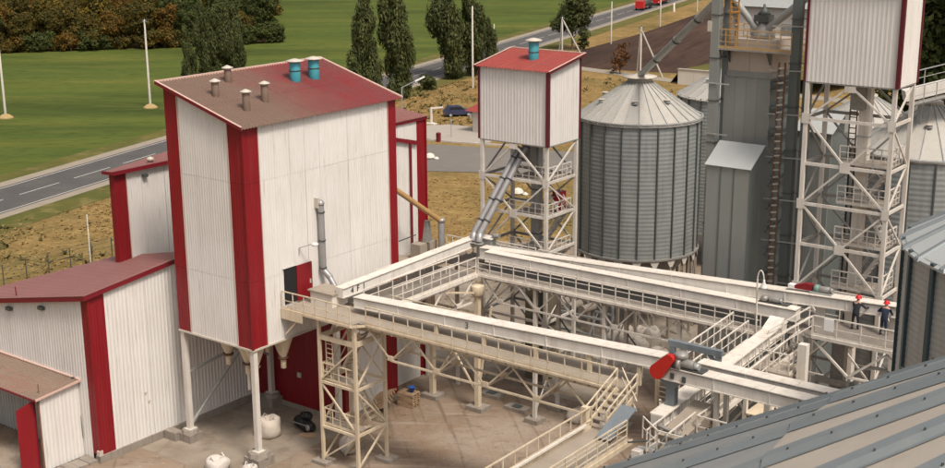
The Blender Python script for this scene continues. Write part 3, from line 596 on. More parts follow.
def text(body, size, loc, rot, m, parent):
    cu = bpy.data.curves.new('stencil', 'FONT'); cu.body = body; cu.size = size; cu.extrude = .004; cu.align_x = 'CENTER'
    o = bpy.data.objects.new('tmp', cu); COL.objects.link(o)
    dg = bpy.context.evaluated_depsgraph_get(); me = bpy.data.meshes.new_from_object(o.evaluated_get(dg)); bpy.data.objects.remove(o)
    me.materials.clear(); me.materials.append(M[m])
    return link('stencil_mark', me, Matrix.Translation(loc) @ rot, parent)
ROTX = Matrix(((0, 0, 1, 0), (1, 0, 0, 0), (0, 1, 0, 0), (0, 0, 0, 1)))        # text reads along +y, faces +x
ROTY = Matrix(((1, 0, 0, 0), (0, 0, -1, 0), (0, 1, 0, 0), (0, 0, 0, 1)))       # text reads along +x, faces -y
for ch, y in (('4', 52.15), ('F', 52.65), ('1', 53.15)):
    text(ch, .52, (-48.37, y, 9.70+(y-51.35)*.02), ROTX, 'black', lc)
text('3', .5, (-39.25, 51.03, 9.74), ROTY, 'stiff_dark', fc)

# back gallery
K = thing('back_gallery', 'white walkway bridge in front of the big round silo, behind the open yard', 'walkway', (-36, 62, 0))
box('deck_plate', -46.3, -26.4, 61.4, 62.45, 8.9, 9.0, 'grating', K)
box('deck_plate', -49.6, -24.5, 62.46, 65.2, 8.88, 8.97, 'grating', K)
bar('fascia', (-46.3, 61.37, 8.93), (-27.2, 61.37, 8.93), .05, .16, 'ivory_white', K)
rail(K, (-46.3, 61.4, 9), (-27.4, 61.4, 9), 'ivory_white', 1.05, .9, mids=(.35, .68))
rail(K, (-49.5, 65.1, 9), (-44.5, 65.1, 9), 'ivory_white', 1.1, .55, toe=False, mids=(.5,))
rail(K, (-44.3, 65.1, 9), (-24.5, 65.1, 9), 'ivory_white', 1.05, 1.2, toe=False)
bar('gap_shade_strip', (-46.2, 62.48, 9.22), (-26.4, 62.48, 9.22), .03, .4, 'pipe_dark', K)  # dark backing painted as the shade between deck and lower conveyor
truss(K, (-46.1, 61.65), (-27.0, 61.65), 8.72, 7.3, 2.73, 'frame_white', .10)
bar('girder', (-46.1, 64.4, 8.7), (-25.0, 64.4, 8.7), .14, .24, 'frame_white', K)
for i in range(23):
    x = -45.9+i*.85; box('cross_beam', x-.06, x+.06, 61.42, 65.0, 8.64, 8.85, 'frame_white', K)
for x in (-42.2, -37.3, -32.4):
    for y in (61.75, 64.3):
        c = box('column', x-.11, x+.11, y-.11, y+.11, .3, 8.6, 'frame_white', K); box('base_pad', x-.5, x+.5, y-.45, y+.45, .02, .3, 'concrete', K)
    for z0, z1 in ((.6, 4.2), (4.2, .6), (4.6, 7.2)): bar('brace', (x, 61.75, z0), (x, 64.3, z1), .07, .07, 'frame_white', K)
    bar('strut', (x, 61.75, 4.4), (x, 64.3, 4.4), .08, .08, 'frame_white', K)
for x0, x1 in ((-42.2, -37.3), (-37.3, -32.4)):
    bar('strut', (x0, 61.75, 5.6), (x1, 61.75, 5.2), .09, .09, 'frame_white', K)
    bar('brace', (x0, 64.3, 6.2), (x1, 64.3, 1.2), .07, .07, 'stiff_dark', K)
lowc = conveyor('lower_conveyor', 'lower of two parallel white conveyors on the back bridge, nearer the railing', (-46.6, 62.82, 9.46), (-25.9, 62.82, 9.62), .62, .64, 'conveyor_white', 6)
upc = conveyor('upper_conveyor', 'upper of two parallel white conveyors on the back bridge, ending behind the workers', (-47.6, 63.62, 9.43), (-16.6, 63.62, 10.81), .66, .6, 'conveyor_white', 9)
for x in (-45, -41, -37, -33, -29, -25, -21):
    z = 9.43+(x+47.6)*.0445
    if z > 9.0: bar('saddle', (x, 63.62, 8.97), (x, 63.62, z), .5, .12, 'ivory_white', upc)
# drive on the upper conveyor, behind the lamp
dv = thing('conveyor_drive', 'dusty crimson and green conveyor drive lying on the upper conveyor', 'motor', (-26.0, 64.1, 11.0))
prism('guard', [(-26.6, 63.5, 11.16), (-25.55, 63.5, 11.18), (-25.45, 63.5, 11.5), (-25.9, 63.5, 11.53), (-26.6, 63.5, 11.3)], (0, .3, 0), 'red_sheet', dv)
tube('gearbox', (-25.4, 63.65, 11.33), (-25.15, 63.65, 11.34), .21, 'motor_green', dv, 16)
tube('motor_body', (-25.15, 63.65, 11.33), (-24.55, 63.65, 11.34), .18, 'motor_grey', dv, 16)
tube('motor_fan_cover', (-24.55, 63.65, 11.34), (-24.4, 63.65, 11.34), .14, 'motor_grey', dv, 16)
box('motor_base', -25.6, -24.4, 63.4, 63.9, 11.05, 11.18, 'galv', dv)
box('cover_flap', -26.85, -26.5, 63.45, 63.8, 11.15, 11.35, 'sign_white', dv)
dv2 = thing('conveyor_drive', 'grey gear motor at the end of the lower conveyor, under the upper one', 'motor', (-26.4, 63, 10.4))
lathe('gearbox', (-27.9, 62.9, 10.35), [(.1, 0), (.22, .05), (.23, .2), (.14, .3)], 'motor_grey', dv2, 14)
tube('motor_body', (-27.6, 62.9, 10.5), (-27.05, 62.9, 10.5), .16, 'motor_grey', dv2, 14)
tube('motor_fan_cover', (-27.05, 62.9, 10.5), (-26.9, 62.9, 10.5), .12, 'pipe_grey', dv2, 14)
box('motor_base', -28.2, -26.5, 62.7, 63.15, 10.29, 10.36, 'pipe_dark', dv2)

# stair tower under the balcony
T = thing('stair_tower', 'ivory steel lattice stair tower standing below the front bridge by the balcony', 'tower', (-47.35, 50.9, 0))
XA, XB, YA, YB = -48.7, -46.0, 49.65, 52.1
for x in (XA, XB):
    for y in (YA, YB):
        bar('leg', (x, y, .2), (x, y, 8.86), .17, .17, 'ivory', T); box('base_pad', x-.55, x+.55, y-.45, y+.45, .02, .22, 'concrete', T)
for z in (2.3, 5.05, 7.75):
    h = .15 if z < 7 else .28
    for y in (YA, YB): bar('ring_beam', (XA, y, z), (XB, y, z), .12, h, 'ivory', T)
    for x in (XA, XB): bar('ring_beam', (x, YA, z), (x, YB, z), .12, h, 'ivory', T)
for (z0, z1) in ((.3, 2.25), (2.4, 5.0), (5.15, 7.6)):
    f = 1 if abs(z0-2.4) > .1 else -1
    a, b_ = (XA, XB) if f > 0 else (XB, XA)
    bar('brace', (a, YA, z0), (b_, YA, z1), .09, .09, 'ivory', T)
    c_, d_ = (YB, YA) if f > 0 else (YA, YB)
    bar('brace', (XB, c_, z1), (XB, d_, z0), .09, .09, 'ivory', T); bar('brace', (XA, YA, z0), (XA, YB, z1), .09, .09, 'ivory', T)
    bar('brace', (XA, YB, z1), (XB, YB, z0), .07, .07, 'ivory', T)
for z in (2.42, 5.17):
    box('landing', XA+.12, XB-.15, YA+.1, YA+1.0, z, z+.06, 'deck_grey', T)
    rail(T, (XA+.15, YA+.08, z), (XB-.2, YA+.08, z), 'ivory', 1.0, .6, toe=True)
    rail(T, (XA+.1, YA+.1, z), (XA+.1, YA+1.0, z), 'ivory', 1.0, .6, toe=False)
for (x0, z0, x1, z1, y) in ((-48.3, 5.25, -46.6, 8.0, 50.8), (-46.6, 2.5, -48.3, 5.1, 51.4), (-48.3, .1, -46.6, 2.3, 51.0)):
    for yy in (y, y+.62): bar('stringer', (x0, yy, z0), (x1, yy, z1), .05, .16, 'ivory', T)
    for i in range(9):
        f = (i+.5)/9; box('tread', x0+(x1-x0)*f-.12, x0+(x1-x0)*f+.12, y+.03, y+.59, z0+(z1-z0)*f-.02, z0+(z1-z0)*f+.02, 'ivory', T)
    for yy in (y, y+.62): bar('stair_rail', (x0, yy, z0+.9), (x1, yy, z1+.9), .045, .045, 'ivory', T)
for i in range(6):
    a = math.pi*i/5; b_ = math.pi*(i+1)/5
    if i < 5: bar('arch_beam', (-47.4-math.cos(a)*.85, YA+.5, 7.9+math.sin(a)*.75), (-47.4-math.cos(b_)*.85, YA+.5, 7.9+math.sin(b_)*.75), .1, .1, 'ivory', T)
for sx in (-48.35, -47.85): bar('ladder_side', (sx, YA+.15, 5.2), (sx, YA+.15, 7.6), .05, .05, 'ivory', T)
for i in range(8): bar('ladder_rung', (-48.35, YA+.15, 5.4+i*.28), (-47.85, YA+.15, 5.4+i*.28), .04, .04, 'ivory', T)

# ------------------------------------------------------------------ lattice hopper towers
def hopper_tower(label, x0, x1, y0, y1, zb, zt_f, zt_b, tiers, group, roof=True):
    t = thing('hopper_tower', label, 'tower', ((x0+x1)/2, (y0+y1)/2, 0), group)
    wall('wall_panel', (x0, y0, 0), (x1, y0, 0), zb, zt_f, (0, -1, 0), 'white_sheet', t, .24, .012)
    wall('wall_panel', (x1, y0, 0), (x1, y1, 0), zb, (zt_f, zt_b), (1, 0, 0), 'white_sheet', t, .24, .012)
    wall('wall_panel', (x0, y0, 0), (x0, y1, 0), zb, (zt_f, zt_b), (-1, 0, 0), 'white_sheet', t, .24, .012)
    wall('wall_panel', (x0, y1, 0), (x1, y1, 0), zb, zt_b, (0, 1, 0), 'white_sheet', t, .24, .012)
    bar('corner_trim', (x1+.03, y0-.03, zb), (x1+.03, y0-.03, zt_f), .22, .2, 'maroon_trim', t)
    bar('corner_trim', (x0-.03, y0-.03, zb), (x0-.03, y0-.03, zt_f), .12, .12, 'maroon_trim', t)
    bar('corner_trim', (x1+.03, y1+.03, zb), (x1+.03, y1+.03, zt_b), .12, .12, 'maroon_trim', t)
    bar('corner_trim', (x0-.03, y1+.03, zb), (x0-.03, y1+.03, zt_b), .12, .12, 'maroon_trim', t)
    box('floor_plate', x0, x1, y0, y1, zb-.08, zb, 'motor_grey', t)
    sl2 = (zt_b-zt_f)/(y1-y0); n = 3; d = (x1-x0+.5)/n
    for i in range(n):
        xa = x0-.25+i*d
        corr('roof_sheet', lambda tt: (xa+tt, y0-.28, zt_f-.28*sl2+.04), lambda tt: (xa+tt, y1+.25, zt_b+.25*sl2+.04), d-.01, (0, -sl2, 1), 'roof_red', t, .22, .05)
    for x in (x0-.27, x1+.27): bar('flashing', (x, y0-.28, zt_f-.28*sl2+.02), (x, y1+.28, zt_b+.28*sl2+.02), .06, .16, 'maroon_trim', t)
    for x in (x0-.25, x1+.25): bar('flashing', (x, y0-.28, zt_f-.28*sl2+.12), (x, y1+.28, zt_b+.28*sl2+.12), .10, .03, 'edge_pale', t)
    bar('flashing', (x0-.27, y1+.27, zt_b+.27*sl2+.1), (x1+.27, y1+.27, zt_b+.27*sl2+.1), .12, .05, 'edge_pale', t)
    cx, cy = (x0+x1)/2, (y0+y1)/2
    box('outlet_duct', cx-.35, cx+.35, cy-.35, cy+.35, zb-1.5, zb-.08, 'motor_grey', t)
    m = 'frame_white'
    for x in (x0+.12, x1-.12):
        for y in (y0+.1, y1-.1):
            bar('leg', (x, y, 0), (x, y, zb-.08), .21, .21, m, t)
    xa, xb, ya, yb = x0+.12, x1-.12, y0+.1, y1-.1; xm = (xa+xb)/2
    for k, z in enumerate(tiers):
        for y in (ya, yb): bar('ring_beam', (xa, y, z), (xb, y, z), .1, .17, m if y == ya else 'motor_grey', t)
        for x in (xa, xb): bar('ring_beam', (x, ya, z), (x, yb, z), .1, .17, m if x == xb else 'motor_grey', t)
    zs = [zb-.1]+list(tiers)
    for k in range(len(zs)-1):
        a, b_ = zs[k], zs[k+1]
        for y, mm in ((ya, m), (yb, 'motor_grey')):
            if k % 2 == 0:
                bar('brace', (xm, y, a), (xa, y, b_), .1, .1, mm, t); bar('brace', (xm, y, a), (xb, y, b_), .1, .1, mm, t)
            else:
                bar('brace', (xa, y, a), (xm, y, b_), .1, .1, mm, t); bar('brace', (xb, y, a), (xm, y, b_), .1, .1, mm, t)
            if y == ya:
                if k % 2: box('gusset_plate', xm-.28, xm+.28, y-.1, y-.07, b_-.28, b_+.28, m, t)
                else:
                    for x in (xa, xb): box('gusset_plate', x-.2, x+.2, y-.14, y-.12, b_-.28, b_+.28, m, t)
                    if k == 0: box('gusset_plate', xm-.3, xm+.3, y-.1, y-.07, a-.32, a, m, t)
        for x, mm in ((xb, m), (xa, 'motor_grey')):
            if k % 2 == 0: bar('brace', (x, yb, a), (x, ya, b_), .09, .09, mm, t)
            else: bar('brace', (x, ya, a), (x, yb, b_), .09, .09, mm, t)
    return t
def tower_inside(t, x0, x1, y0, y1, levels, dxm):
    """elevator casing, landings, stair flights inside the lattice"""
    for k, z in enumerate(levels):
        box('landing', x0+1.9, x1-.3, y0+.6, y1-.4, z, z+.06, 'deck_grey', t)
        rail(t, (x0+1.95, y0+.6, z), (x1-.3, y0+.6, z), 'frame_white', 1.0, .5, toe=True, mids=(.33, .66))
        rail(t, (x1-.3, y0+.6, z), (x1-.3, y1-.4, z), 'frame_white', 1.0, .5, toe=False, mids=(.33, .66))
        if k+1 < len(levels):
            z2 = levels[k+1]; xa, xb = (x0+3.0, x1-.5) if k % 2 == 0 else (x1-.5, x0+3.0)
            for yy in (y1-1.3, y1-.65): bar('stringer', (xa, yy, z), (xb, yy, z2), .05, .18, 'frame_white', t); bar('stair_rail', (xa, yy, z+.9), (xb, yy, z2+.9), .045, .045, 'frame_white', t)
            for i in range(8):
                f = (i+.5)/8; x = xa+(xb-xa)*f; zz = z+(z2-z)*f; box('tread', x-.12, x+.12, y1-1.28, y1-.67, zz-.02, zz+.02, 'frame_white', t)
T1 = hopper_tower('white hopper box with red roof and blue vent on white lattice legs', -49.55, -44.28, 66, 69.6, 16.5, 21.2, 21.85, (14.1, 11.85, 9.5, 7.2, 4.8, 2.4), 'white hopper boxes on lattice towers')
tower_inside(T1, -49.55, -44.28, 66, 69.6, (9.1, 11.6, 14.0), 0)
box('elevator_casing', -47.1, -46.5, 68.3, 68.8, 0, 16.4, 'galv', T1)
for z in (4, 7, 10, 13): box('casing_joint', -47.15, -46.45, 68.25, 68.85, z, z+.06, 'stiff_dark', T1)
box('machine_cabinet', -45.6, -45.0, 68.6, 69.3, 11.7, 13.0, 'red_sheet', T1)
zv = 21.55; tv = tube('roof_vent', (-46.75, 68.0, 21.4), (-46.75, 68.0, 22.75), .33, 'vent_blue', T1, 16)
lathe('cap', (-46.75, 68.0, 22.77), [(.36, -.04), (.56, .02), (.55, .06), (.15, .18), (.02, .2)], 'cap_pale', tv, 16)
tube('band', (-46.75, 68.0, 22.05), (-46.75, 68.0, 22.11), .355, 'pipe_dark', tv, 16)
T2 = hopper_tower('tall white hopper box on lattice legs behind the two workers, right of the grey dryer', -27.62, -22.62, 66, 68.9, 22.0, 27.2, 27.8, (20.0, 17.5, 15.25, 12.95, 10.5, 8, 5.5, 2.8), 'white hopper boxes on lattice towers')
tower_inside(T2, -27.62, -22.62, 66, 68.9, (10.6, 13.1, 15.4, 17.6), 0)
box('elevator_casing', -25.15, -24.55, 67.6, 68.1, 0, 21.9, 'ivory_white', T2)
for z in (4, 7, 10, 13, 16, 19): box('casing_joint', -25.2, -24.5, 67.55, 68.15, z, z+.05, 'galv', T2)
bar('ladder_side', (-25.9, 68.3, 17), (-25.9, 68.3, 21.8), .06, .06, 'rust', T2); bar('ladder_side', (-25.5, 68.3, 17), (-25.5, 68.3, 21.8), .06, .06, 'rust', T2)
for i in range(15): bar('ladder_rung', (-25.9, 68.3, 17.2+i*.3), (-25.5, 68.3, 17.2+i*.3), .05, .05, 'rust', T2)
# grain pipes from tower to conveyor
for dx, lab, m in ((0, 'left of two parallel grey grain pipes slanting down from the hopper tower', 'pipe_grey'), (.48, 'right of two parallel grey grain pipes slanting down from the hopper tower', 'pipe_grey')):
    t = thing('grain_pipe', lab, 'pipe', (-48.3+dx, 64, 10.5), 'slanting grain pipes')
    a = V((-47.25+dx, 67.2, 16.0)); b_ = V((-48.5+dx, 63.9, 10.75)); d = b_-a
    tube('pipe', a, b_, .2, m, t, 16)
    for f in (.12, .36, .6, .84): tube('clamp', a+d*f, a+d*(f+.012), .25, 'pipe_dark', t, 16)
    tube('pipe_foot', b_, b_+V((.1, -.25, -.5)), .22, m, t, 16); tube('pipe_foot_flange', b_+V((.1, -.25, -.5)), b_+V((.1, -.25, -.58)), .33, 'motor_grey', t, 16)
t = thing('transfer_box', 'grey transfer box with small motors where the side and back conveyors meet', 'machine', (-48.2, 64.4, 9))
box('box_body', -48.6, -47.5, 64.3, 65.0, 9.0, 10.35, 'galv', t); box('lid', -48.7, -47.4, 64.25, 65.05, 10.35, 10.42, 'conveyor_white', t)
tube('motor_body', (-48.9, 64.6, 10.75), (-48.2, 64.6, 10.75), .2, 'motor_grey', t); tube('motor_fan_cover', (-49.05, 64.6, 10.75), (-48.9, 64.6, 10.75), .17, 'galv', t)
tube('motor_body', (-47.5, 64.6, 10.6), (-47.0, 64.6, 10.6), .16, 'motor_grey', t)
t = thing('ochre_pipe', 'ochre pipe slanting from the tower wall down to a grey upright pipe', 'pipe', (-50.9, 63, 9))
tube('pipe', (-51.8, 60.0, 13.95), (-50.6, 63.2, 11.35), .17, 'pipe_ochre', t, 14); tube('pipe_drop', (-50.62, 63.2, 11.5), (-50.62, 63.2, 9.0), .22, 'pipe_grey', t, 14)
tube('pipe_collar', (-50.62, 63.2, 11.3), (-50.62, 63.2, 11.55), .25, 'pipe_grey', t, 14)
t = thing('loading_stand', 'white railed stand with grey machine boxes beside the tower right edge', 'machine', (-51, 62, 9))
box('deck_plate', -52.9, -49.7, 60.2, 64.8, 8.9, 8.99, 'deck_grey', t)
for y in (61.6, 62.6): box('machine_box', -51.9, -51.1, y, y+.7, 9, 10.0, 'deck_grey', t)
prism('chute', [(-51.5, 62.3, 10.0), (-51.5, 63.0, 10.0), (-51.5, 62.75, 11.4), (-51.5, 62.55, 11.4)], (.3, 0, 0), 'motor_grey', t)
rail(t, (-49.75, 60.3, 9), (-49.75, 64.7, 9), 'ivory_white', 1.0, .55, toe=False, mids=(.5,))
rail(t, (-51.4, 64.7, 9), (-49.8, 64.7, 9), 'ivory_white', 1.0, .5, toe=False)
for x in (-52.6, -50): box('leg', x-.1, x+.1, 63.9, 64.1, 0, 8.9, 'frame_white', t)
bar('hose', (-52.4, 61, 10.2), (-51.6, 61.8, 10.6), .06, .06, 'pipe_dark', t)

# ------------------------------------------------------------------ round steel silos
def rotz(a): return Matrix.Rotation(a, 4, 'Z')
def silo(label, cx, cy, Rr, z0, z1, slope, nst, nroof, wallm, roofm, pitch=.22, stm='stiff_dark', legs=False, phase=0.0, group='round steel silos', cut=.55, stw=.09, hatches=(), rings=()):
    t = thing('grain_silo', label, 'silo', (cx, cy, 0), group); base = Matrix.Translation((cx, cy, 0))
    da = 2*math.pi/nst; q = 3; prof = []
    z = z0
    while z < z1-1e-6:
        for f, o in ((0, 0), (.25, .7), (.5, 1), (.75, .7)): 
            if z+f*pitch < z1: prof.append((z+f*pitch, o*pitch*.085))
        z += pitch
    prof.append((z1, 0)); vs = []; fs = []
    for zz, o in prof:
        for k in range(q+1): a = da*k/q; vs.append(((Rr+o)*math.cos(a), (Rr+o)*math.sin(a), zz))
    for i in range(len(prof)-1):
        for k in range(q): b0 = i*(q+1)+k; fs.append((b0, b0+1, b0+q+2, b0+q+1))
    wmesh = mesh(vs, fs, wallm, True)
    h = Rr*math.tan(slope); rr = Rr+.18; ze = z1-.18*math.tan(slope)
    dr = 2*math.pi/nroof; zc = z1+h*(1-cut/Rr)
    c0, s0, c1, s1 = 1, 0, math.cos(dr), math.sin(dr)
    rmesh = mesh([(rr, 0, ze), (rr*c1, rr*s1, ze), (cut*c1, cut*s1, zc), (cut, 0, zc), (rr, 0, ze-.08), (rr*c1, rr*s1, ze-.08)], [(0, 1, 2, 3), (4, 5, 1, 0)], roofm)
    L = math.hypot(rr-cut, zc-ze); wv = .035; hv = .07
    rib = mesh([(rr+.03, -wv, ze-.02), (rr+.03, wv, ze-.02), (rr+.03, wv, ze+hv), (rr+.03, -wv, ze+hv), (cut, -wv, zc-.02), (cut, wv, zc-.02), (cut, wv, zc+hv), (cut, -wv, zc+hv)], [(0, 1, 2, 3), (0, 4, 5, 1), (1, 5, 6, 2), (2, 6, 7, 3), (3, 7, 4, 0), (7, 6, 5, 4)], 'galv')
    st = mesh([(Rr+.0, -stw/2, z0), (Rr+.13, -stw/2, z0), (Rr+.13, stw/2, z0), (Rr, stw/2, z0), (Rr+.0, -stw/2, z1), (Rr+.13, -stw/2, z1), (Rr+.13, stw/2, z1), (Rr, stw/2, z1)], BOXF, stm)
    for i in range(nst):
        link('wall_sheet', wmesh, base @ rotz(phase+i*da), t); link('stiffener', st, base @ rotz(phase+i*da), t)
    for i in range(nroof):
        link('roof_panel', rmesh, base @ rotz(i*dr+phase*.7), t); link('roof_rib', rib, base @ rotz(i*dr+phase*.7), t)
    lathe('roof_collar', (cx, cy, zc-.1), [(cut+.15, 0), (cut+.12, .25), (cut+.05, .3), (.05, .35)], roofm, t, 24)
    for a, f in hatches:
        r_ = Rr*f; p = V((cx+r_*math.cos(a), cy+r_*math.sin(a), z1+h*(1-f))); hh = tube('roof_hatch', p, p+V((0, 0, .22)), .2, 'galv', t, 12)
        tube('hatch_lid', p+V((0, 0, .22)), p+V((0, 0, .27)), .25, 'cap_pale', hh, 12)
    for zr in rings: lathe('ring_angle', (cx, cy, zr), [(Rr+.1, 0), (Rr+.2, 0), (Rr+.2, .1), (Rr+.1, .1)], 'galv', t, 48, False, False)
    if legs:
        lathe('bottom_ring', (cx, cy, z0-.12), [(Rr-.1, 0), (Rr+.22, 0), (Rr+.22, .13), (Rr, .14)], 'motor_grey', t, 48, False, False)
        lathe('hopper_bottom', (cx, cy, 1.2), [(.3, 0), (Rr-.15, z0-1.35)], 'motor_grey', t, 36, True, False)
        n = nst
        for i in range(n):
            a = phase+i*da; x, y = cx+(Rr-.02)*math.cos(a), cy+(Rr-.02)*math.sin(a)
            bar('leg', (x, y, 0), (x, y, z0-.12), .18, .18, 'deck_grey', t)
            tdir = V((-math.sin(a), math.cos(a), 0))
            p = V((x, y, z0-.14)); ra = V((math.cos(a), math.sin(a), 0))*.12
            pts = [p-tdir*.36, p+tdir*.36, p+tdir*.12-V((0, 0, .5)), p-tdir*.12-V((0, 0, .5))]
            prism('leg_bracket', [v+ra for v in pts], ra*.3, 'frame_white', t)
            if i % 2 == 0:
                a2 = a+da; bar('brace', (x, y, z0-.4), (cx+(Rr-.02)*math.cos(a2), cy+(Rr-.02)*math.sin(a2), .5), .07, .07, 'deck_grey', t)
                bar('brace', (x, y, .5), (cx+(Rr-.02)*math.cos(a2), cy+(Rr-.02)*math.sin(a2), z0-.4), .07, .07, 'deck_grey', t)
    return t
s1 = silo('round grey silo with pale cone roof on short legs behind the white bridge', -47.1, 82.2, 4.5, 6.2, 16.05, math.radians(34), 22, 28, 'galv_wall', 'galv_roof', .30, 'stiff_dark', True, .12, cut=.75, hatches=((-1.15, .62), (-2.2, .66), (-.25, .62), (-3.0, .6)), rings=(16.0,))
lathe('apex_cap', (-47.1, 82.2, 18.75), [(.9, 0), (1.25, .05), (1.25, .14), (.4, .2), (.3, .3)], 'cap_pale', s1, 24)
silo('smaller grey silo with ribbed cone roof, half hidden behind the elevator leg', -49.6, 102.3, 4.4, 3, 14.9, math.radians(30), 20, 26, 'galv_wall', 'galv_roof', .3, phase=.2, hatches=((-2.0, .55), (-1.3, .5)))
silo('dark silo with fan ribbed roof at the right edge behind the lattice tower', -26.6, 84.6, 4.9, 0, 15.6, math.radians(33), 20, 22, 'galv_wall', 'galv_roof', .34, phase=.1, hatches=((-1.3, .5),), rings=(15.5,))
silo('grey silo seen through the lattice of the tall hopper tower', -35.4, 97.0, 4.6, 0, 14.2, math.radians(30), 20, 24, 'galv_wall', 'galv_roof', .3, phase=.0)
sr = silo('near grey silo with ribbed wall and scalloped roof edge, right of the workers', -9.2, 47.5, 6.0, 0, 19.75, math.radians(30), 22, 26, 'galv', 'pale_steel', .22, 'stiff_teal', False, .05, stw=.2, rings=())
# scalloped eave flashing and wide ribs on that roof
for i in range(26):
    a = 2*math.pi*i/26+.035; b_ = Matrix.Translation((-9.2, 47.5, 0)) @ rotz(a)
    key = 'scallop'
    if key not in _c:
        rr = 6.18; ze = 19.75-.1
        _c[key] = mesh([(rr+.06, -.17, ze-.05), (rr+.06, .17, ze-.05), (rr+.0, .1, ze+.09), (rr+.0, -.1, ze+.09), (.8, -.08, 22.75), (.8, .08, 22.75), (.8, .05, 22.85), (.8, -.05, 22.85)], [(0, 1, 2, 3), (1, 5, 6, 2), (2, 6, 7, 3), (3, 7, 4, 0)], 'galv_blue')
    link('roof_channel', _c[key], b_, sr)
t = thing('spout_pipe', 'long grey spout pipe slanting from elevator head down to the round silo top', 'pipe', (-47.1, 82.2, 19))
tube('pipe', (-34.3, 69.3, 26.1), (-47.1, 82.2, 18.9), .24, 'galv', t, 16)
for f in (.25, .5, .75): 
    a = V((-34.3, 69.3, 26.1)); d = V((-47.1, 82.2, 18.9))-a; tube('clamp', a+d*f, a+d*(f+.01), .29, 'stiff_dark', t, 16)

# nearest silo: only its cone roof reaches the picture
AX, AY, AZ, NR, NSL = 0.63, 18.79, 28.42, 13.8, math.radians(30.65)
N_ = thing('grain_silo', 'huge silo roof of beige sheets and blue grey ribs filling the lower right corner', 'silo', (AX, AY, 0), 'round steel silos')
NB = 34; ta = math.tan(NSL); dn = 2*math.pi/NB; base = Matrix.Translation((AX, AY, AZ))
def cone_panel(r0, r1, lift, m):
    vs = []
    for r in (r0, r1):
        for k in range(5): a = dn*k/4; vs.append((r*math.cos(a), r*math.sin(a), -r*ta+lift))
    return mesh(vs, [(k, k+5, k+6, k+1) for k in range(4)], m)
def cone_rib(r0, r1, lift, m, wb=.205, wt=.135, hh=.12):
    vs = []
    for r in (r0, r1):
        for y, h in ((-wb-.08, .012), (-wb, .014), (-wt, hh), (wt, hh), (wb, .014), (wb+.08, .012)): vs.append((r, y, -r*ta+lift+h))
    return mesh(vs, [(k, k+6, k+7, k+1) for k in range(5)]+[(1, 2, 3, 4), (10, 9, 8, 7)], m)
def bolt_row(r0, r1, lift):
    vs = []; fs = []; r = r0+.3
    while r < r1-.1:
        for s_, y in ((1, .12),):
            b0 = len(vs); z = -r*ta+lift
            for dx, dy in ((-.018, -.018), (.018, -.018), (.018, .018), (-.018, .018)): vs += [(r+dx, y+dy, z+.10), (r+dx*.8, y+dy*.8, z+.15)]
            fs += [(b0+1, b0+3, b0+5, b0+7)]+[(b0+2*k, b0+2*((k+1) % 4), b0+2*((k+1) % 4)+1, b0+2*k+1) for k in range(4)]
        r += .62
    return mesh(vs, fs, 'pipe_dark')
rings_ = ((.6, 8.25, .05), (7.95, NR, 0.0))
for r0, r1, lf in rings_:
    pm = cone_panel(r0, r1, lf, 'galv_near' if r0 < 2 else 'galv_mid'); rm = cone_rib(max(r0, 1.6), r1, lf, 'galv_blue'); bm_ = bolt_row(max(r0, 2.0), r1, lf)
    for i in range(NB):
        wm = base @ rotz(i*dn+.03)
        link('roof_panel', pm, wm, N_)
        if r1 > 2: rb = link('roof_rib', rm, wm, N_); bo = link('bolt_row', bm_, wm, rb); bo['kind'] = 'stuff'
lathe('silo_wall', (AX, AY, 0), [(NR-.3, 0), (NR-.3, AZ-NR*ta)], 'galv_wall', N_, 64, True, False)
lathe('roof_collar', (AX, AY, AZ-.75), [(1.0, 0), (.9, .4), (.3, .9)], 'galv', N_, 24)

# ------------------------------------------------------------------ grey dryer
D = thing('grain_dryer', 'tall grey panelled grain dryer with pale sloped ledge and railed platform on top', 'dryer', (-32.4, 69.5, 0))
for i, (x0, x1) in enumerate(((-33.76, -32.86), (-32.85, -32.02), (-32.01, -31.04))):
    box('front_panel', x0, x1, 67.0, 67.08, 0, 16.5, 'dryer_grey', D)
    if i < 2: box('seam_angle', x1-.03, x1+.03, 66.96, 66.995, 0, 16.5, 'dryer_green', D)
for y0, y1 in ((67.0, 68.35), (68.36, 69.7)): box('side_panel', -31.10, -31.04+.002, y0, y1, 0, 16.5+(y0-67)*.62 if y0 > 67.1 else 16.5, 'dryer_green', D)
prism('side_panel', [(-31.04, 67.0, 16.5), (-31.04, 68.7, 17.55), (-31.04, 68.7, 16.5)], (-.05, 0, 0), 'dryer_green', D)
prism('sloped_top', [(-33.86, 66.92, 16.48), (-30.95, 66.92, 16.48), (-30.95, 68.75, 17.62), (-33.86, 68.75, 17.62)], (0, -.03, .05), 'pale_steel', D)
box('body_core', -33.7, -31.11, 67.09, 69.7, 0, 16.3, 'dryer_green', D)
for i, (x0, x1) in enumerate(((-34.12, -33.4), (-33.39, -32.7), (-32.69, -32.0), (-31.99, -31.22))):
    box('front_panel', x0, x1, 69.5, 69.58, 14, 21.4, 'dryer_grey', D)
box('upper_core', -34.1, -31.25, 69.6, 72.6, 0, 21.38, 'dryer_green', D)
for z in (9.5, 10.9, 12.3, 13.7, 15.1, 16.5, 17.9, 19.3, 20.7):
    box('side_ledge', -31.24, -30.95, 69.5, 72.6, z, z+.09, 'dryer_green', D); box('side_ledge', -31.24, -31.0, 69.5, 72.6, z+.4, z+.47, 'dryer_green', D)
box('top_band', -33.95, -31.15, 69.45, 72.4, 21.4, 21.72, 'dryer_grey', D)
for x0, x1 in ((-33.9, -32.56), (-32.54, -31.2)):
    prism('hood_panel', [(x0, 69.5, 21.72), (x1, 69.5, 21.72), (x1, 69.40, 22.95), (x0, 69.40, 22.95)], (0, .06, 0), 'hood_beige', D)
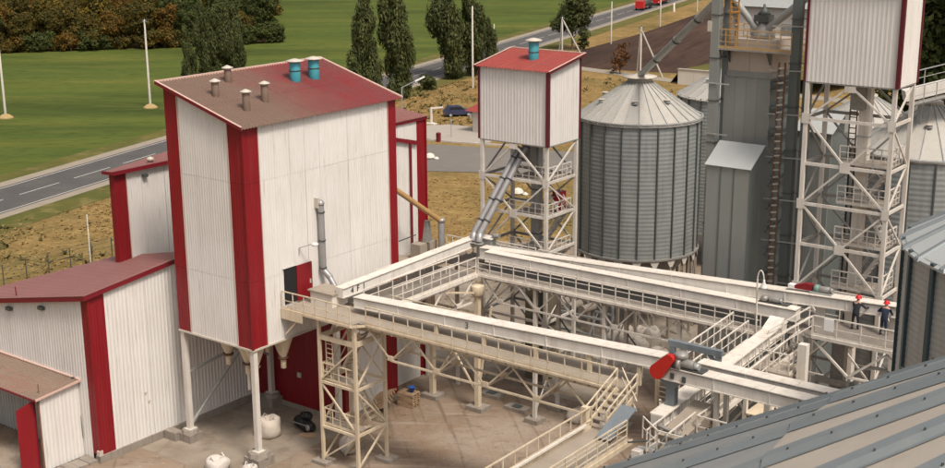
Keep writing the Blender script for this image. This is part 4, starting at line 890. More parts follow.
box('hood_core', -33.88, -31.2, 69.58, 72.3, 21.72, 22.95, 'hood_beige', D)
for x in (-33.85, -31.3): prism('platform_bracket', [(x, 69.45, 22.2), (x, 69.45, 22.95), (x, 68.9, 22.95)], (.1, 0, 0), 'stiff_dark', D)
box('platform_deck', -34.6, -29.75, 68.9, 72.8, 22.95, 23.05, 'motor_grey', D)
box('roof_kerb', -33.6, -31.0, 69.5, 72.2, 23.05, 23.6, 'hood_beige', D)
for a, b_ in (((-34.55, 68.95), (-29.8, 68.95)), ((-29.8, 68.95), (-29.8, 72.7)), ((-34.55, 68.95), (-34.55, 72.7)), ((-34.55, 72.7), (-29.8, 72.7))):
    rail(D, (a[0], a[1], 23.05), (b_[0], b_[1], 23.05), 'yellow_rail', 1.1, .7, toe=True, mids=(.35, .7))
for x in (-33.75, -33.25): bar('ladder_side', (x, 69.2, 23.05), (x, 69.2, 29), .07, .07, 'orange_paint', D)
for i in range(18): bar('ladder_rung', (-33.75, 69.2, 23.3+i*.3), (-33.25, 69.2, 23.3+i*.3), .05, .05, 'orange_paint', D)
for i in range(5):
    z = 25.2+i*.75
    for k in range(6):
        a0 = math.pi*k/6; a1 = math.pi*(k+1)/6
        bar('cage_hoop', (-33.5-math.cos(a0)*.36, 69.2-math.sin(a0)*.5, z), (-33.5-math.cos(a1)*.36, 69.2-math.sin(a1)*.5, z), .04, .05, 'orange_paint', D)
lathe('distributor', (-32.3, 70.6, 23.6), [(.7, 0), (.7, .25), (.35, .75), (.3, 1.0)], 'motor_grey', D, 16)
box('distributor_head', -32.75, -31.85, 70.2, 71.0, 24.55, 24.95, 'stiff_dark', D)
lathe('distributor_cap', (-32.3, 70.6, 24.95), [(.42, 0), (.2, .3), (.08, .4), (.08, .6)], 'stiff_dark', D, 10)
t = thing('spout_pipe', 'left of two grey spout pipes meeting in a V on the dryer platform', 'pipe', (-32.6, 70.5, 24), 'spout pipes meeting on the dryer'); tube('pipe', (-34.2, 69.6, 26.3), (-32.65, 70.45, 24.1), .2, 'galv', t)
tube('pipe_foot', (-32.65, 70.45, 24.1), (-32.6, 70.5, 23.7), .24, 'motor_grey', t)
t = thing('spout_pipe', 'right of two grey spout pipes meeting in a V on the dryer platform', 'pipe', (-31.9, 70.5, 24), 'spout pipes meeting on the dryer'); tube('pipe', (-29.3, 69.4, 26.1), (-31.95, 70.45, 24.15), .22, 'galv', t)
tube('pipe_foot', (-31.95, 70.45, 24.15), (-32.0, 70.5, 23.7), .26, 'motor_grey', t)
def elevator(label, casings, ztop, m):
    x, y = casings[0][:2]; t = thing('elevator_leg', label, 'elevator', (x, y, 0), 'bucket elevator legs')
    for cx, cy, w_ in casings:
        z = 0
        while z < ztop:
            box('casing_length', cx-w_/2, cx+w_/2, cy-w_/2, cy+w_/2, z, min(z+2.45, ztop), m, t); box('casing_flange', cx-w_/2-.05, cx+w_/2+.05, cy-w_/2-.05, cy+w_/2+.05, z+2.45, z+2.5, 'stiff_dark', t); z += 2.5
    return t
e1 = elevator('pale grey twin elevator casing rising left of the dryer', ((-34.5, 69.0, .5), (-34.15, 69.9, .5)), 29, 'dryer_grey')
box('control_box', -34.95, -34.7, 68.7, 68.95, 24.0, 24.6, 'cap_pale', e1)
for z in (3, 6, 9, 12, 15, 18, 21): bar('wall_bracket', (-34.9, 68.7, z), (-33.4, 68.7, z), .05, .07, 'galv', e1)
e2 = elevator('dark grey twin elevator casing rising between dryer and tall hopper tower', ((-29.6, 69.2, .5), (-28.85, 69.3, .42)), 29, 'dryer_green')
for z in (9.5, 12, 14.5, 17, 19.5, 22, 24.5): bar('wall_bracket', (-31.0, 68.9, z), (-28.3, 68.9, z+.1), .05, .07, 'galv', e2)
t = thing('rusty_ladder', 'rusty vertical ladder with pale rungs beside the dryer', 'ladder', (-30.2, 69, 0))
for x in (-30.42, -30.05): bar('ladder_side', (x, 68.8, 6), (x, 68.8, 22.5), .1, .08, 'rust', t)
z = 6.2
while z < 22.4: bar('ladder_rung', (-30.4, 68.76, z), (-30.07, 68.76, z+.06), .06, .09, 'cap_pale', t); z += .42
t = thing('dust_filter_box', 'grey box with pale sloped top behind the tall lattice tower legs', 'machine', (-30, 75, 0))
for x0, x1 in ((-31.45, -30.3), (-30.29, -29.1)): box('front_panel', x0, x1, 74.0, 74.08, 0, 17.7, 'dryer_grey', t)
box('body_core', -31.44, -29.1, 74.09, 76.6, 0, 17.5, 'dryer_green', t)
prism('sloped_top', [(-31.55, 73.9, 17.7), (-29.0, 73.9, 17.7), (-29.0, 76.0, 18.8), (-31.55, 76.0, 18.8)], (0, -.03, .05), 'pale_steel', t)
box('back_panel', -31.45, -29.1, 76.0, 76.7, 17.5, 18.7, 'dryer_grey', t)
# pipe gallery at the far right
t = thing('far_gallery', 'grey elevated conveyor gallery with railing at the right edge behind the hopper box', 'walkway', (-25, 82, 0))
p0, p1 = V((-27.6, 81.9, 19.2)), V((-19.0, 88.5, 21.8))
bar('casing', p0, p1, .8, .7, 'conveyor_white', t); bar('deck_plate', p0+V((.5, -.6, -.5)), p1+V((.5, -.6, -.5)), .9, .08, 'grating', t)
rail(t, p0+V((.8, -.95, -.45)), p1+V((.8, -.95, -.45)), 'galv', 1.1, .8)
rail(t, p0+V((-.3, .5, .3)), p1+V((-.3, .5, .3)), 'galv', 1.0, 1.4, toe=False)
for f in (.1, .5, .9): q = p0+(p1-p0)*f; box('column', q.x-.12, q.x+.12, q.y-.12, q.y+.12, 0, q.z-.5, 'galv', t)

# ------------------------------------------------------------------ right hand side: transfer conveyors, stairs, platforms
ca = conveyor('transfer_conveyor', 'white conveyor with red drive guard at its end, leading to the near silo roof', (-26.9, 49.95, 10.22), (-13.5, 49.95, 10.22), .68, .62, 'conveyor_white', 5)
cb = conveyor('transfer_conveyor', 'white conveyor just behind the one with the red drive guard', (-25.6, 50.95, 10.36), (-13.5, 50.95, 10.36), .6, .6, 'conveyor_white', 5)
for x in (-24.2, -20.6, -17): 
    for y in (49.95, 50.95): bar('support_post', (x, y, 0), (x, y, 10.2), .2, .2, 'frame_white', ca if y < 50.5 else cb)
t = thing('drive_guard', 'bright red rounded belt guard with grey motor on the transfer conveyor end', 'motor', (-26.7, 49.3, 10.2))
c0, c1 = V((-26.95, 49.28, 10.66)), V((-26.38, 49.28, 11.34)); d = (c1-c0).normalized(); pts = []
nx = V((d.z, 0, -d.x))
for k in range(13): a = math.pi*k/12; pts.append(c0+(nx*math.cos(a)-d*math.sin(a))*.37)
for k in range(13): a = math.pi*k/12; pts.append(c1+(-nx*math.cos(a)+d*math.sin(a))*.25)
prism('guard', pts[::-1], (0, .24, 0), 'red_guard', t)
prism('guard_rim', [c0+(p-c0)*1.0+V((0, .25, 0)) for p in pts][::-1], (0, .06, 0), 'red_trim', t)
tube('gearbox', (-26.1, 49.65, 11.12), (-25.9, 49.65, 11.12), .25, 'motor_grey', t, 16)
lathe('motor_cap', (-26.0, 49.85, 11.3), [(.2, 0), (.32, .1), (.31, .28), (.26, .3), (.2, .36)], 'motor_grey', t, 16)
tube('motor_body', (-25.9, 49.8, 11.15), (-25.3, 49.8, 11.15), .22, 'motor_grey', t, 16); tube('motor_fan_cover', (-25.3, 49.8, 11.12), (-25.05, 49.8, 11.12), .16, 'galv', t, 16)
box('motor_base', -26.5, -24.8, 49.6, 50.2, 10.87, 10.96, 'pipe_dark', t)
for x, z in ((-26.3, 10.5), (-25.7, 10.45)): box('bearing_block', x-.09, x+.09, 49.55, 49.62, z-.13, z+.13, 'stiff_dark', t)
t = thing('steel_pedestal', 'blue grey flared steel pedestal under the red drive guard', 'support', (-26.4, 50, 0))
prism('flared_head', [(-27.15, 49.75, 10.2), (-25.9, 49.75, 10.2), (-26.25, 49.75, 9.85), (-26.75, 49.75, 9.85)], (0, .5, 0), 'portal_grey', t); box('stem', -26.72, -26.28, 49.8, 50.2, 8.2, 9.85, 'portal_grey', t); box('foot_plate', -26.95, -26.05, 49.6, 50.4, 8.12, 8.2, 'portal_grey', t)
t = thing('portal_frame', 'blue grey steel portal frame standing behind the red drive guard', 'frame', (-27, 53, 0))
bar('beam', (-27.9, 52.2, 11.05), (-25.1, 52.2, 11.05), .26, .3, 'portal_grey', t)
for x in (-27.7, -25.3): bar('post', (x, 52.2, 0), (x, 52.2, 10.9), .24, .24, 'portal_grey', t)
bar('knee', (-25.3, 52.2, 10.4), (-25.8, 52.2, 10.9), .14, .14, 'portal_grey', t)
# conveyor running towards the camera
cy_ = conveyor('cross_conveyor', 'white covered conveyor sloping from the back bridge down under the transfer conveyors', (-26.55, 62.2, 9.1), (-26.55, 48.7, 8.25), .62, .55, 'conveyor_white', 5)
prism('inlet_hood', [(-26.95, 60.6, 9.6), (-26.15, 60.6, 9.6), (-26.15, 61.6, 10.05), (-26.95, 61.6, 10.05)], (0, .1, -.5), 'conveyor_white', cy_)
t = thing('cross_walkway', 'white railed stair walkway beside the sloping cross conveyor', 'walkway', (-25.6, 55, 0))
pts = [V((-25.6, 61.2, 8.65)), V((-25.6, 47.0, 7.75))]
bar('deck_plate', pts[0], pts[1], .9, .08, 'deck_grey', t)
for x in (-26.08, -25.1):
    a = V((x, pts[0].y, pts[0].z)); b_ = V((x, pts[1].y, pts[1].z)); rail(t, a, b_, 'ivory_white', 1.05, .8, mids=(.4,)); bar('stringer', a-V((0, 0, .1)), b_-V((0, 0, .1)), .06, .26, 'ivory_white', t)
rail(t, (-28.0, 61.2, 8.6), (-28.0, 53.4, 8.1), 'ivory_white', 1.05, .8, toe=False)
rail(t, (-28.9, 61.2, 8.9), (-28.9, 56, 8.6), 'ivory_white', 1.05, .8, toe=False)
bar('stringer', (-28.0, 61.2, 8.5), (-28.0, 53.4, 8.0), .06, .26, 'ivory_white', t)
for y in (59, 55, 51.5):
    for x in (-28.0, -25.1): bar('column', (x, y, 0), (x, y, 8.3), .2, .2, 'ivory_white', t)
for y in (58, 54): bar('brace', (-28.0, y, 7.9), (-25.1, y, 4), .1, .1, 'ivory_white', t); bar('brace', (-25.1, y, 7.9), (-28.0, y, 4), .1, .1, 'ivory_white', t)
for i in range(5): bar('tie_bar', (-28.0, 61-i*1.6, 8.5-i*.1), (-26.95, 61-i*1.6, 8.7-i*.1), .06, .05, 'ivory_white', t)
# stair head and platform of the workers
t = thing('worker_platform', 'white railed platform on which the two workers stand', 'platform', (-21, 61.5, 0))
PZ = 9.78
box('deck_plate', -24.2, -16.5, 60.6, 63.4, PZ-.1, PZ, 'grating', t); bar('fascia', (-24.2, 60.57, PZ-.06), (-16.5, 60.57, PZ-.06), .05, .18, 'ivory_white', t)
rail(t, (-24.15, 60.6, PZ), (-16.6, 60.6, PZ), 'ivory_white', 1.08, 1.25); 
box('notice_board', -23.55, -23.05, 60.54, 60.57, PZ+.42, PZ+1.05, 'sign_white', t)
rail(t, (-25.6, 58.6, 8.7), (-24.2, 60.6, PZ), 'ivory_white', 1.05, .8, toe=False); rail(t, (-26.3, 60.0, 8.7), (-24.9, 61.9, PZ), 'ivory_white', 1.05, .8, toe=False)
for i in range(6):
    f = (i+.5)/6; p = V((-25.95+1.4*f, 59.3+1.95*f, 8.7+1.05*f)); q = V((.35, -.62, 0)); bar('tread', p-q, p+q, .26, .05, 'grating', t)
box('landing', -25.7, -23.9, 57.4, 59.2, 8.5, 8.6, 'deck_grey', t); rail(t, (-25.6, 57.45, 8.6), (-24.0, 57.45, 8.6), 'ivory_white', 1.05, .5, toe=True); rail(t, (-24.0, 57.45, 8.6), (-24.0, 59.1, 8.6), 'ivory_white', 1.05, .55)
box('column', -23.75, -23.3, 57.8, 58.2, 0, 10.2, 'ivory_white', t)
box('column', -23.55, -22.85, 61.8, 62.3, 0, PZ-.12, 'motor_grey', t); box('column', -18.5, -17.9, 61.8, 62.3, 0, PZ-.12, 'motor_grey', t)
for a, b_ in (((-24.1, 60.7, 9.5), (-22.2, 60.7, 7.9)), ((-22.2, 60.7, 7.9), (-20.3, 60.7, 9.5)), ((-22.2, 60.7, 7.9), (-16.6, 60.7, 7.9)), ((-20.3, 60.7, 9.5), (-18.4, 60.7, 7.9)), ((-18.4, 60.7, 7.9), (-16.6, 60.7, 9.5))): bar('brace', a, b_, .11, .11, 'ivory_white', t)
bar('girder', (-24.2, 61.4, 7.2), (-16.6, 61.4, 7.2), .2, .3, 'motor_grey', t)
for k in range(8):
    a0, a1 = math.pi*k/8, math.pi*(k+1)/8
    bar('arch_pipe', (-20.8-math.cos(a0)*1.5, 61, 7.3+math.sin(a0)*1.3), (-20.8-math.cos(a1)*1.5, 61, 7.3+math.sin(a1)*1.3), .14, .14, 'galv', t)
for i in range(5): bar('pipe_run', (-24.5+i*1.5, 59.2, 6.6+.2*(i % 2)), (-23.9+i*1.5, 63.2, 7.1-.15*(i % 3)), .16, .16, 'galv', t)
for i in range(3): box('junction_box', -24+i*2.1, -23.4+i*2.1, 59.8, 60.3, 6.2, 7.0, 'motor_grey', t)
# hooked lamp at the back gallery
t = thing('gallery_lamp', 'small hooked white lamp on a thin post on the back bridge', 'lamp', (-27.6, 61.4, 9))
tube('post', (-27.6, 61.35, 8.6), (-27.68, 61.35, 12.0), .05, 'ivory_white', t, 8)
for k in range(8):
    a0, a1 = math.pi*k/8, math.pi*(k+1)/8
    tube('hook', (-27.5-math.cos(a0)*.18, 61.35, 12.0+math.sin(a0)*.5), (-27.5-math.cos(a1)*.18, 61.35, 12.0+math.sin(a1)*.5), .035, 'ivory_white', t, 8)
lathe('lamp_shade', (-27.3, 61.35, 11.55), [(.22, 0), (.2, .08), (.06, .34), (.05, .48)], 'glass_lamp', t, 14)
# lower gallery towards the camera
t = thing('lower_gallery', 'cream walkway with sloping handrails at the bottom centre, leading towards the camera', 'walkway', (-28.2, 44, 0))
box('deck_plate', -29.2, -27.0, 34, 47.3, 7.9, 8.0, 'deck_grey', t)
for x in (-29.22, -26.98): bar('fascia', (x, 34, 7.9), (x, 47.3, 7.9), .05, .24, 'ivory', t)
rail(t, (-29.18, 36, 8), (-29.18, 47.3, 8), 'ivory', 1.05, .85, mids=(.38,)); rail(t, (-27.05, 36, 8), (-27.05, 46.9, 8), 'ivory', 1.05, .85, mids=(.3, .6, .8))
bar('pipe_run', (-29.0, 36, 8.42), (-29.0, 46.6, 8.42), .1, .1, 'ivory_white', t)
for x in (-29.4, -28.3):
    bar('stringer', (x, 47.2, 8.0), (x, 49.9, 9.0), .06, .3, 'ivory', t); bar('stair_rail', (x, 47.2, 9.05), (x, 49.9, 10.05), .06, .06, 'ivory', t); bar('stair_rail', (x, 47.2, 8.6), (x, 49.9, 9.6), .05, .12, 'ivory', t)
    for f in (0, .33, .66, 1): bar('post', (x, 47.2+2.7*f, 8+f), (x, 47.2+2.7*f, 9.05+f), .07, .07, 'ivory', t)
for i in range(6): box('tread', -29.35, -28.35, 47.3+i*.43, 47.62+i*.43, 8.08+i*.16, 8.13+i*.16, 'deck_grey', t)
box('newel_post', -29.5, -29.2, 46.9, 47.2, 7.6, 9.1, 'ivory', t)
prism('chute', [(-28.3, 46.3, 8.1), (-27.5, 46.3, 8.1), (-27.1, 47.9, 9.25), (-27.9, 47.9, 9.25)], (0, -.05, .05), 'portal_grey', t)
for i in range(4): 
    x = -29 if i % 2 else -27.2; y = 38+i*2.8; bar('column', (x, y, 0), (x, y, 7.9), .2, .2, 'ivory', t)
for z0 in (0, 1): bar('stair_rail', (-29.3, 50.2, 10.05-z0*.5), (-28.0, 49.4, 8.9-z0*.5), .05, .05, 'ivory', t)
for dx in (0, .8): bar('column', (-27.6+dx*.9, 50.6, 0), (-27.6+dx*.9, 50.6, 10.0), .16, .16, 'ivory', t)
for i in range(7): bar('ladder_rung', (-27.6, 50.6, 8.4+i*.25), (-26.9, 50.6, 8.4+i*.25), .05, .05, 'ivory', t)
# cluttered service platform under the transfer conveyors
t = thing('service_platform', 'dusty pipes, bins and rails crowded under the transfer conveyors at lower right', 'platform', (-24, 48, 0))
box('deck_plate', -26.9, -18, 44.5, 49.6, 7.2, 7.3, 'grating', t)
rr_ = random.Random(12)
for k in range(46):
    x, y, z = rr_.uniform(-26.6, -19.5), rr_.uniform(45.0, 49.3), rr_.uniform(7.35, 8.7); L_ = rr_.uniform(.5, 1.9); a = rr_.choice((0, 0, 1.57, 1.57, .5, 2.2)); q = V((x+math.cos(a)*L_, y+math.sin(a)*L_, z+rr_.uniform(-.35, .5)))
    mm = rr_.choice(('galv', 'motor_grey', 'frame_white', 'rust', 'stiff_dark', 'deck_grey'))
    if k % 3: tube('pipe_run', (x, y, z), q, rr_.uniform(.04, .1), mm, t, 8)
    else: bar('support_arm', (x, y, 7.3), (x, y, z), .1, .1, mm, t)
for k in range(9):
    x, y = rr_.uniform(-26.4, -19.5), rr_.uniform(45.2, 49); w2 = rr_.uniform(.25, .6); box('junction_box', x, x+w2, y, y+w2*.8, 7.3, 7.3+rr_.uniform(.3, 1.0), rr_.choice(('motor_grey', 'galv', 'concrete', 'frame_white')), t)
rail(t, (-26.8, 47.9, 7.9), (-25.5, 46.9, 7.9), 'ivory_white', 1.05, .8, toe=False); rail(t, (-25.5, 46.9, 7.9), (-21.5, 46.9, 7.9), 'ivory_white', 1.05, 1.4, toe=False)
rail(t, (-24.6, 48.9, 8.2), (-20.3, 48.9, 8.2), 'ivory_white', 1.0, 1.2, toe=False); rail(t, (-24.6, 50.5, 8.2), (-24.6, 48.9, 8.2), 'ivory_white', 1.0, .8, toe=False)
for a, b_, r in (((-26.6, 47.2, 7.7), (-22.0, 47.6, 8.0), .14), ((-26.6, 46.5, 7.6), (-22.3, 46.0, 7.5), .1), ((-25.9, 48.2, 7.5), (-22, 48.7, 8.3), .16), ((-24.8, 46.5, 7.4), (-23.8, 49.2, 8.4), .12), ((-23.6, 46.4, 7.4), (-22.6, 49.4, 8.6), .1), ((-25.8, 46.2, 7.5), (-24.9, 48.6, 7.9), .1)):
    tube('pipe_run', a, b_, r, 'galv' if r > .11 else 'motor_grey', t)
for x, y, s_, m in ((-26.0, 47.5, .5, 'motor_grey'), (-23.2, 47.9, .7, 'galv'), (-21.6, 47.9, .6, 'concrete_pale'), (-24.6, 46.1, .35, 'bag_white'), (-22.3, 45.6, .45, 'motor_grey')): box('bin', x-s_/2, x+s_/2, y-s_/2, y+s_/2, 7.3, 7.3+s_*1.2, m, t)
prism('screen_box', [(-26.1, 48.4, 7.6), (-24.9, 48.4, 7.6), (-24.3, 50.6, 8.7), (-25.5, 50.6, 8.7)], (0, -.3, .6), 'deck_grey', t)
for x in (-26.5, -22.5, -18.5):
    for y in (45, 49.2): bar('column', (x, y, 0), (x, y, 7.2), .2, .2, 'frame_white', t)
for x, y in ((-25.3, 52.0), (-22.8, 52.4)): bar('column', (x, y, 0), (x, y, 10.3), .28, .28, 'frame_white', t)
t = thing('tan_bin', 'tan steel bin standing low between the cross conveyor and white column', 'bin', (-24, 55, 5))
box('bin_body', -25.0, -22.6, 55.0, 57.0, 5.6, 7.1, 'pipe_ochre', t); box('bin_rim', -25.1, -22.5, 54.9, 57.1, 7.1, 7.2, 'ivory', t); box('leg', -24.9, -24.7, 55.1, 55.3, 0, 5.6, 'frame_white', t); box('leg', -22.9, -22.7, 55.1, 55.3, 0, 5.6, 'frame_white', t); box('leg', -22.9, -22.7, 56.7, 56.9, 0, 5.6, 'frame_white', t); box('leg', -24.9, -24.7, 56.7, 56.9, 0, 5.6, 'frame_white', t)

# ------------------------------------------------------------------ things lying in the yard
def bag(label, x, y, w_, h_, m, group, seed, straps=True):
    rnd = random.Random(seed); t = thing('big_bag', label, 'bag', (x, y, 0), group)
    vs = []; fs = []; n = 20; prof = [(0, .0), (.86, .0), (1.02, .14), (1.08, .4), (1.04, .68), (.9, .88), (.62, 1.0), (.42, .94), (.3, .78), (0.02, .72)]
    ph = rnd.uniform(0, 6)
    for k, (r, z) in enumerate(prof):
        for i in range(n):
            a = 2*math.pi*i/n; sq = 1/max(abs(math.cos(a)), abs(math.sin(a)))**.35
            j = 1+.07*math.sin(3*a+ph+k)+.05*math.sin(5*a-ph*2+k*1.7)+rnd.uniform(-.03, .03)
            vs.append((x+r*w_/2*math.cos(a)*sq*j, y+r*w_/2*math.sin(a)*sq*j, .03+z*h_*(1+.06*math.sin(2*a+ph))))
    for k in range(len(prof)-1):
        for i in range(n): j = (i+1) % n; fs.append((k*n+i, k*n+j, k*n+n+j, k*n+n+i))
    obj('sack', vs, fs, m, t, True)
    if straps:
        for k in range(2):
            a0 = ph+k*math.pi; p = V((x+math.cos(a0)*w_*.38, y+math.sin(a0)*w_*.38, h_*.85)); q = V((x+math.cos(a0+1.2)*w_*.38, y+math.sin(a0+1.2)*w_*.38, h_*.85)); mid = (p+q)/2+V((0, 0, .3))
            bar('lifting_loop', p, mid, .08, .03, m, t); bar('lifting_loop', mid, q, .08, .03, m, t)
    return t
g = 'bulk bags piled beyond the back bridge'
for i, (x, y, w_, h_, lab) in enumerate(((-45.75, 76.6, 1.0, 1.15, 'leftmost pale bulk bag of the pile beyond the back bridge'), (-44.55, 76.8, 1.25, 1.2, 'round open topped bulk bag second from left in the pile'), (-43.35, 76.5, 1.2, 1.05, 'slumped bulk bag third from left in the pile'), (-42.9, 77.6, 1.1, 1.6, 'tallest bulk bag at the right end of the pile'), (-45.3, 78.0, 1.0, 1.2, 'dusty bulk bag at the back left of the pile'), (-44.0, 78.2, 1.0, 1.3, 'dusty bulk bag at the back middle of the pile'), (-42.0, 76.9, 1.2, .45, 'flattened bulk bag lying right of the pile'))):
    bag(lab, x, y, w_*1.05, h_, 'bigbag', g, i+3)
bag('open grey bulk bag lying behind the front tower column', -54.0, 50.4, 1.35, 1.25, 'bigbag', None, 20)
bag('crumpled white bag at the bottom edge left of the column footing', -52.95, 45.3, 1.25, .75, 'bag_white', 'white bags at the bottom edge', 21)
bag('small crumpled white bag at the bottom edge beside the column footing', -50.9, 45.9, .8, .6, 'bag_white', 'white bags at the bottom edge', 22)
bag('translucent looking pale bag standing inside the stair tower base', -48.5, 51.6, .95, 1.0, 'bag_white', None, 23)
bag('grey bag lying on the yard under the front bridge', -40.2, 63.4, 1.1, .7, 'bigbag', None, 24)
t = thing('black_bundle', 'black strapped bundle of bags against the dark red wall', 'bundle', (-53, 52.3, 0))
def lump(c, rx, ry, rz_, m, parent, seed, name):
    rn = random.Random(seed); vs = []; fs = []; n = 12
    for k in range(8):
        for q in range(n):
            a = 2*math.pi*q/n; th = math.pi*k/7; j = 1+rn.uniform(-.14, .14); vs.append((c[0]+rx*math.sin(th)*math.cos(a)*j, c[1]+ry*math.sin(th)*math.sin(a)*j, max(.03, c[2]-rz_*math.cos(th)*j)))
    for k in range(7):
        for q in range(n): p = (q+1) % n; fs.append((k*n+q, k*n+p, k*n+n+p, k*n+n+q))
    return obj(name, vs, fs, m, parent)
lump((-53.25, 52.5, .42), .6, .45, .42, 'black', t, 1, 'black_bag'); lump((-52.55, 52.3, .36), .5, .42, .38, 'black', t, 2, 'black_bag'); lump((-53.0, 52.6, .8), .45, .35, .3, 'black', t, 3, 'black_bag')
bar('strap', (-53.6, 52.02, .5), (-52.2, 51.85, .62), .05, .07, 'motor_grey', t); lump((-52.25, 51.95, .45), .16, .08, .2, 'motor_grey', t, 4, 'label_patch')
box('board', -52.6, -51.7, 51.5, 52.2, .03, .08, 'wood', t)
def pallet(label, x, y, z, rz_, lean=0):
    t = thing('pallet', label, 'pallet', (x, y, z), 'wooden pallets stacked by the red wall')
    wm = Matrix.Translation((x, y, z)) @ rotz(rz_) @ Matrix.Rotation(lean, 4, 'Y')
    def pb(name, x0, x1, y0, y1, z0, z1):
        link(name, unit('box', 'wood'), wm @ Matrix.Translation(((x0+x1)/2, (y0+y1)/2, z0)) @ Matrix.Diagonal((x1-x0, y1-y0, z1-z0, 1)), t)
    for i in range(7): pb('board', -.6+i*.18, -.6+i*.18+.12, -.42, .42, .12, .145)
    for yy in (-.42, -.06, .3): pb('bearer', -.6, .6, yy, yy+.12, .022, .118)
    for yy in (-.42, -.05, .32): pb('bottom_board', -.6, .6, yy, yy+.10, 0, .02)
    return t
for i in range(6): pallet(['lowest', 'second lowest', 'third lowest', 'third highest', 'second highest', 'topmost'][i]+' pallet of the right stack beside the red wall', -50.3, 59.2, .03+i*.15, .15+.05*math.sin(i*2))
for i in range(5): pallet(['first', 'second', 'third', 'fourth', 'last'][i]+' tilted pallet from the left in the leaning row by the white wall', -51.0+i*.05, 57.2+i*.1, .35+i*.2, .2+i*.03, -.35)
t = thing('blue_bucket', 'blue plastic bucket lying on top of the pallet stack', 'bucket', (-50.2, 59.3, .95)); lathe('bucket_body', (-50.1, 59.3, .95), [(.16, 0), (.2, .3), (.22, .31)], 'blue_plastic', t, 14); tube('bucket_rim', (-50.1, 59.3, 1.24), (-50.1, 59.3, 1.28), .235, 'blue_plastic', t, 14)
t = thing('concrete_block', 'dark concrete block with flat top under the front bridge', 'block', (-45.4, 67.4, 0)); prism('block_body', [(-46.2, 66.9, 0), (-44.7, 66.9, 0), (-44.5, 68.1, 0), (-46.1, 68.1, 0)], (0, 0, .9), 'concrete', t); box('block_cap', -46.3, -44.5, 66.85, 68.1, .9, 1.0, 'concrete_pale', t)
for i, (x, y) in enumerate(((-44.2, 62.7), (-46.9, 63.6))):
    t = thing('support_pad', ['low concrete pad lying right of the corner column', 'low concrete pad behind the corner column'][i], 'slab', (x, y, 0)); prism('pad_body', [(x-.8, y-.4, .02), (x+.8, y-.4, .02), (x+.75, y+.4, .02), (x-.75, y+.4, .02)], (0, 0, .22), 'concrete', t); box('pad_plate', x-.3, x+.3, y-.25, y+.25, .24, .28, 'stiff_dark', t)
# scraps strewn over the yard
rnd = random.Random(5); vs = []; fs = []
for _ in range(1300):
    x = rnd.gauss(-39.5, 4.5); y = rnd.gauss(54.0, 4.5)
    if not (-50 < x < -28 and 42 < y < 66): continue
    s_ = rnd.choice((.02, .03, .04, .07)); a = rnd.uniform(0, 6.28); b0 = len(vs); c_, sn = math.cos(a)*s_, math.sin(a)*s_
    vs += [(x-c_, y-sn, .02), (x+sn, y-c_, .02), (x+c_, y+sn, .02), (x-sn, y+c_, .02), (x, y, .02+s_*.8)]
    fs += [(b0, b0+1, b0+4), (b0+1, b0+2, b0+4), (b0+2, b0+3, b0+4), (b0+3, b0, b0+4)]
tag(obj('rubble', vs, fs, 'concrete'), 'small pale scraps and crumbs strewn over the brown yard', 'rubble', None, 'stuff')
t = thing('olive_tank', 'olive grey boxy tank standing in shade behind the back bridge', 'tank', (-43.2, 68, 0))
box('tank_body', -46.2, -44.6, 66.4, 68.2, 0.6, 6.9, 'olive', t); box('tank_foot', -46.3, -44.5, 66.3, 68.3, 0, .6, 'concrete', t); box('tank_ladder', -45.1, -44.75, 66.25, 66.38, 1, 6.8, 'stiff_dark', t)
t = thing('equipment_rack', 'jumble of pale steel stairs and rails under the back bridge', 'frame', (-37, 66.5, 0))
for k in range(4): bar('diagonal', (-48+k*1.3, 72, .4), (-47.3+k*1.3, 73, 3.6), .09, .09, 'galv', t)
for z in (1.8, 3.6): bar('shelf_beam', (-48.5, 72, z), (-43.6, 72, z), .1, .14, 'galv', t); bar('shelf_beam', (-48.5, 73.3, z), (-43.6, 73.3, z), .1, .14, 'galv', t)
for k in range(4): bar('upright', (-48.3+k*1.55, 73.3, 0), (-48.3+k*1.55, 73.3, 4.2), .12, .12, 'galv', t)
for k in range(3): tube('roll', (-47.6+k*1.1, 72.1, 3.95), (-47.4+k*1.1, 73.3, 3.95), .3, 'deck_grey', t, 14)

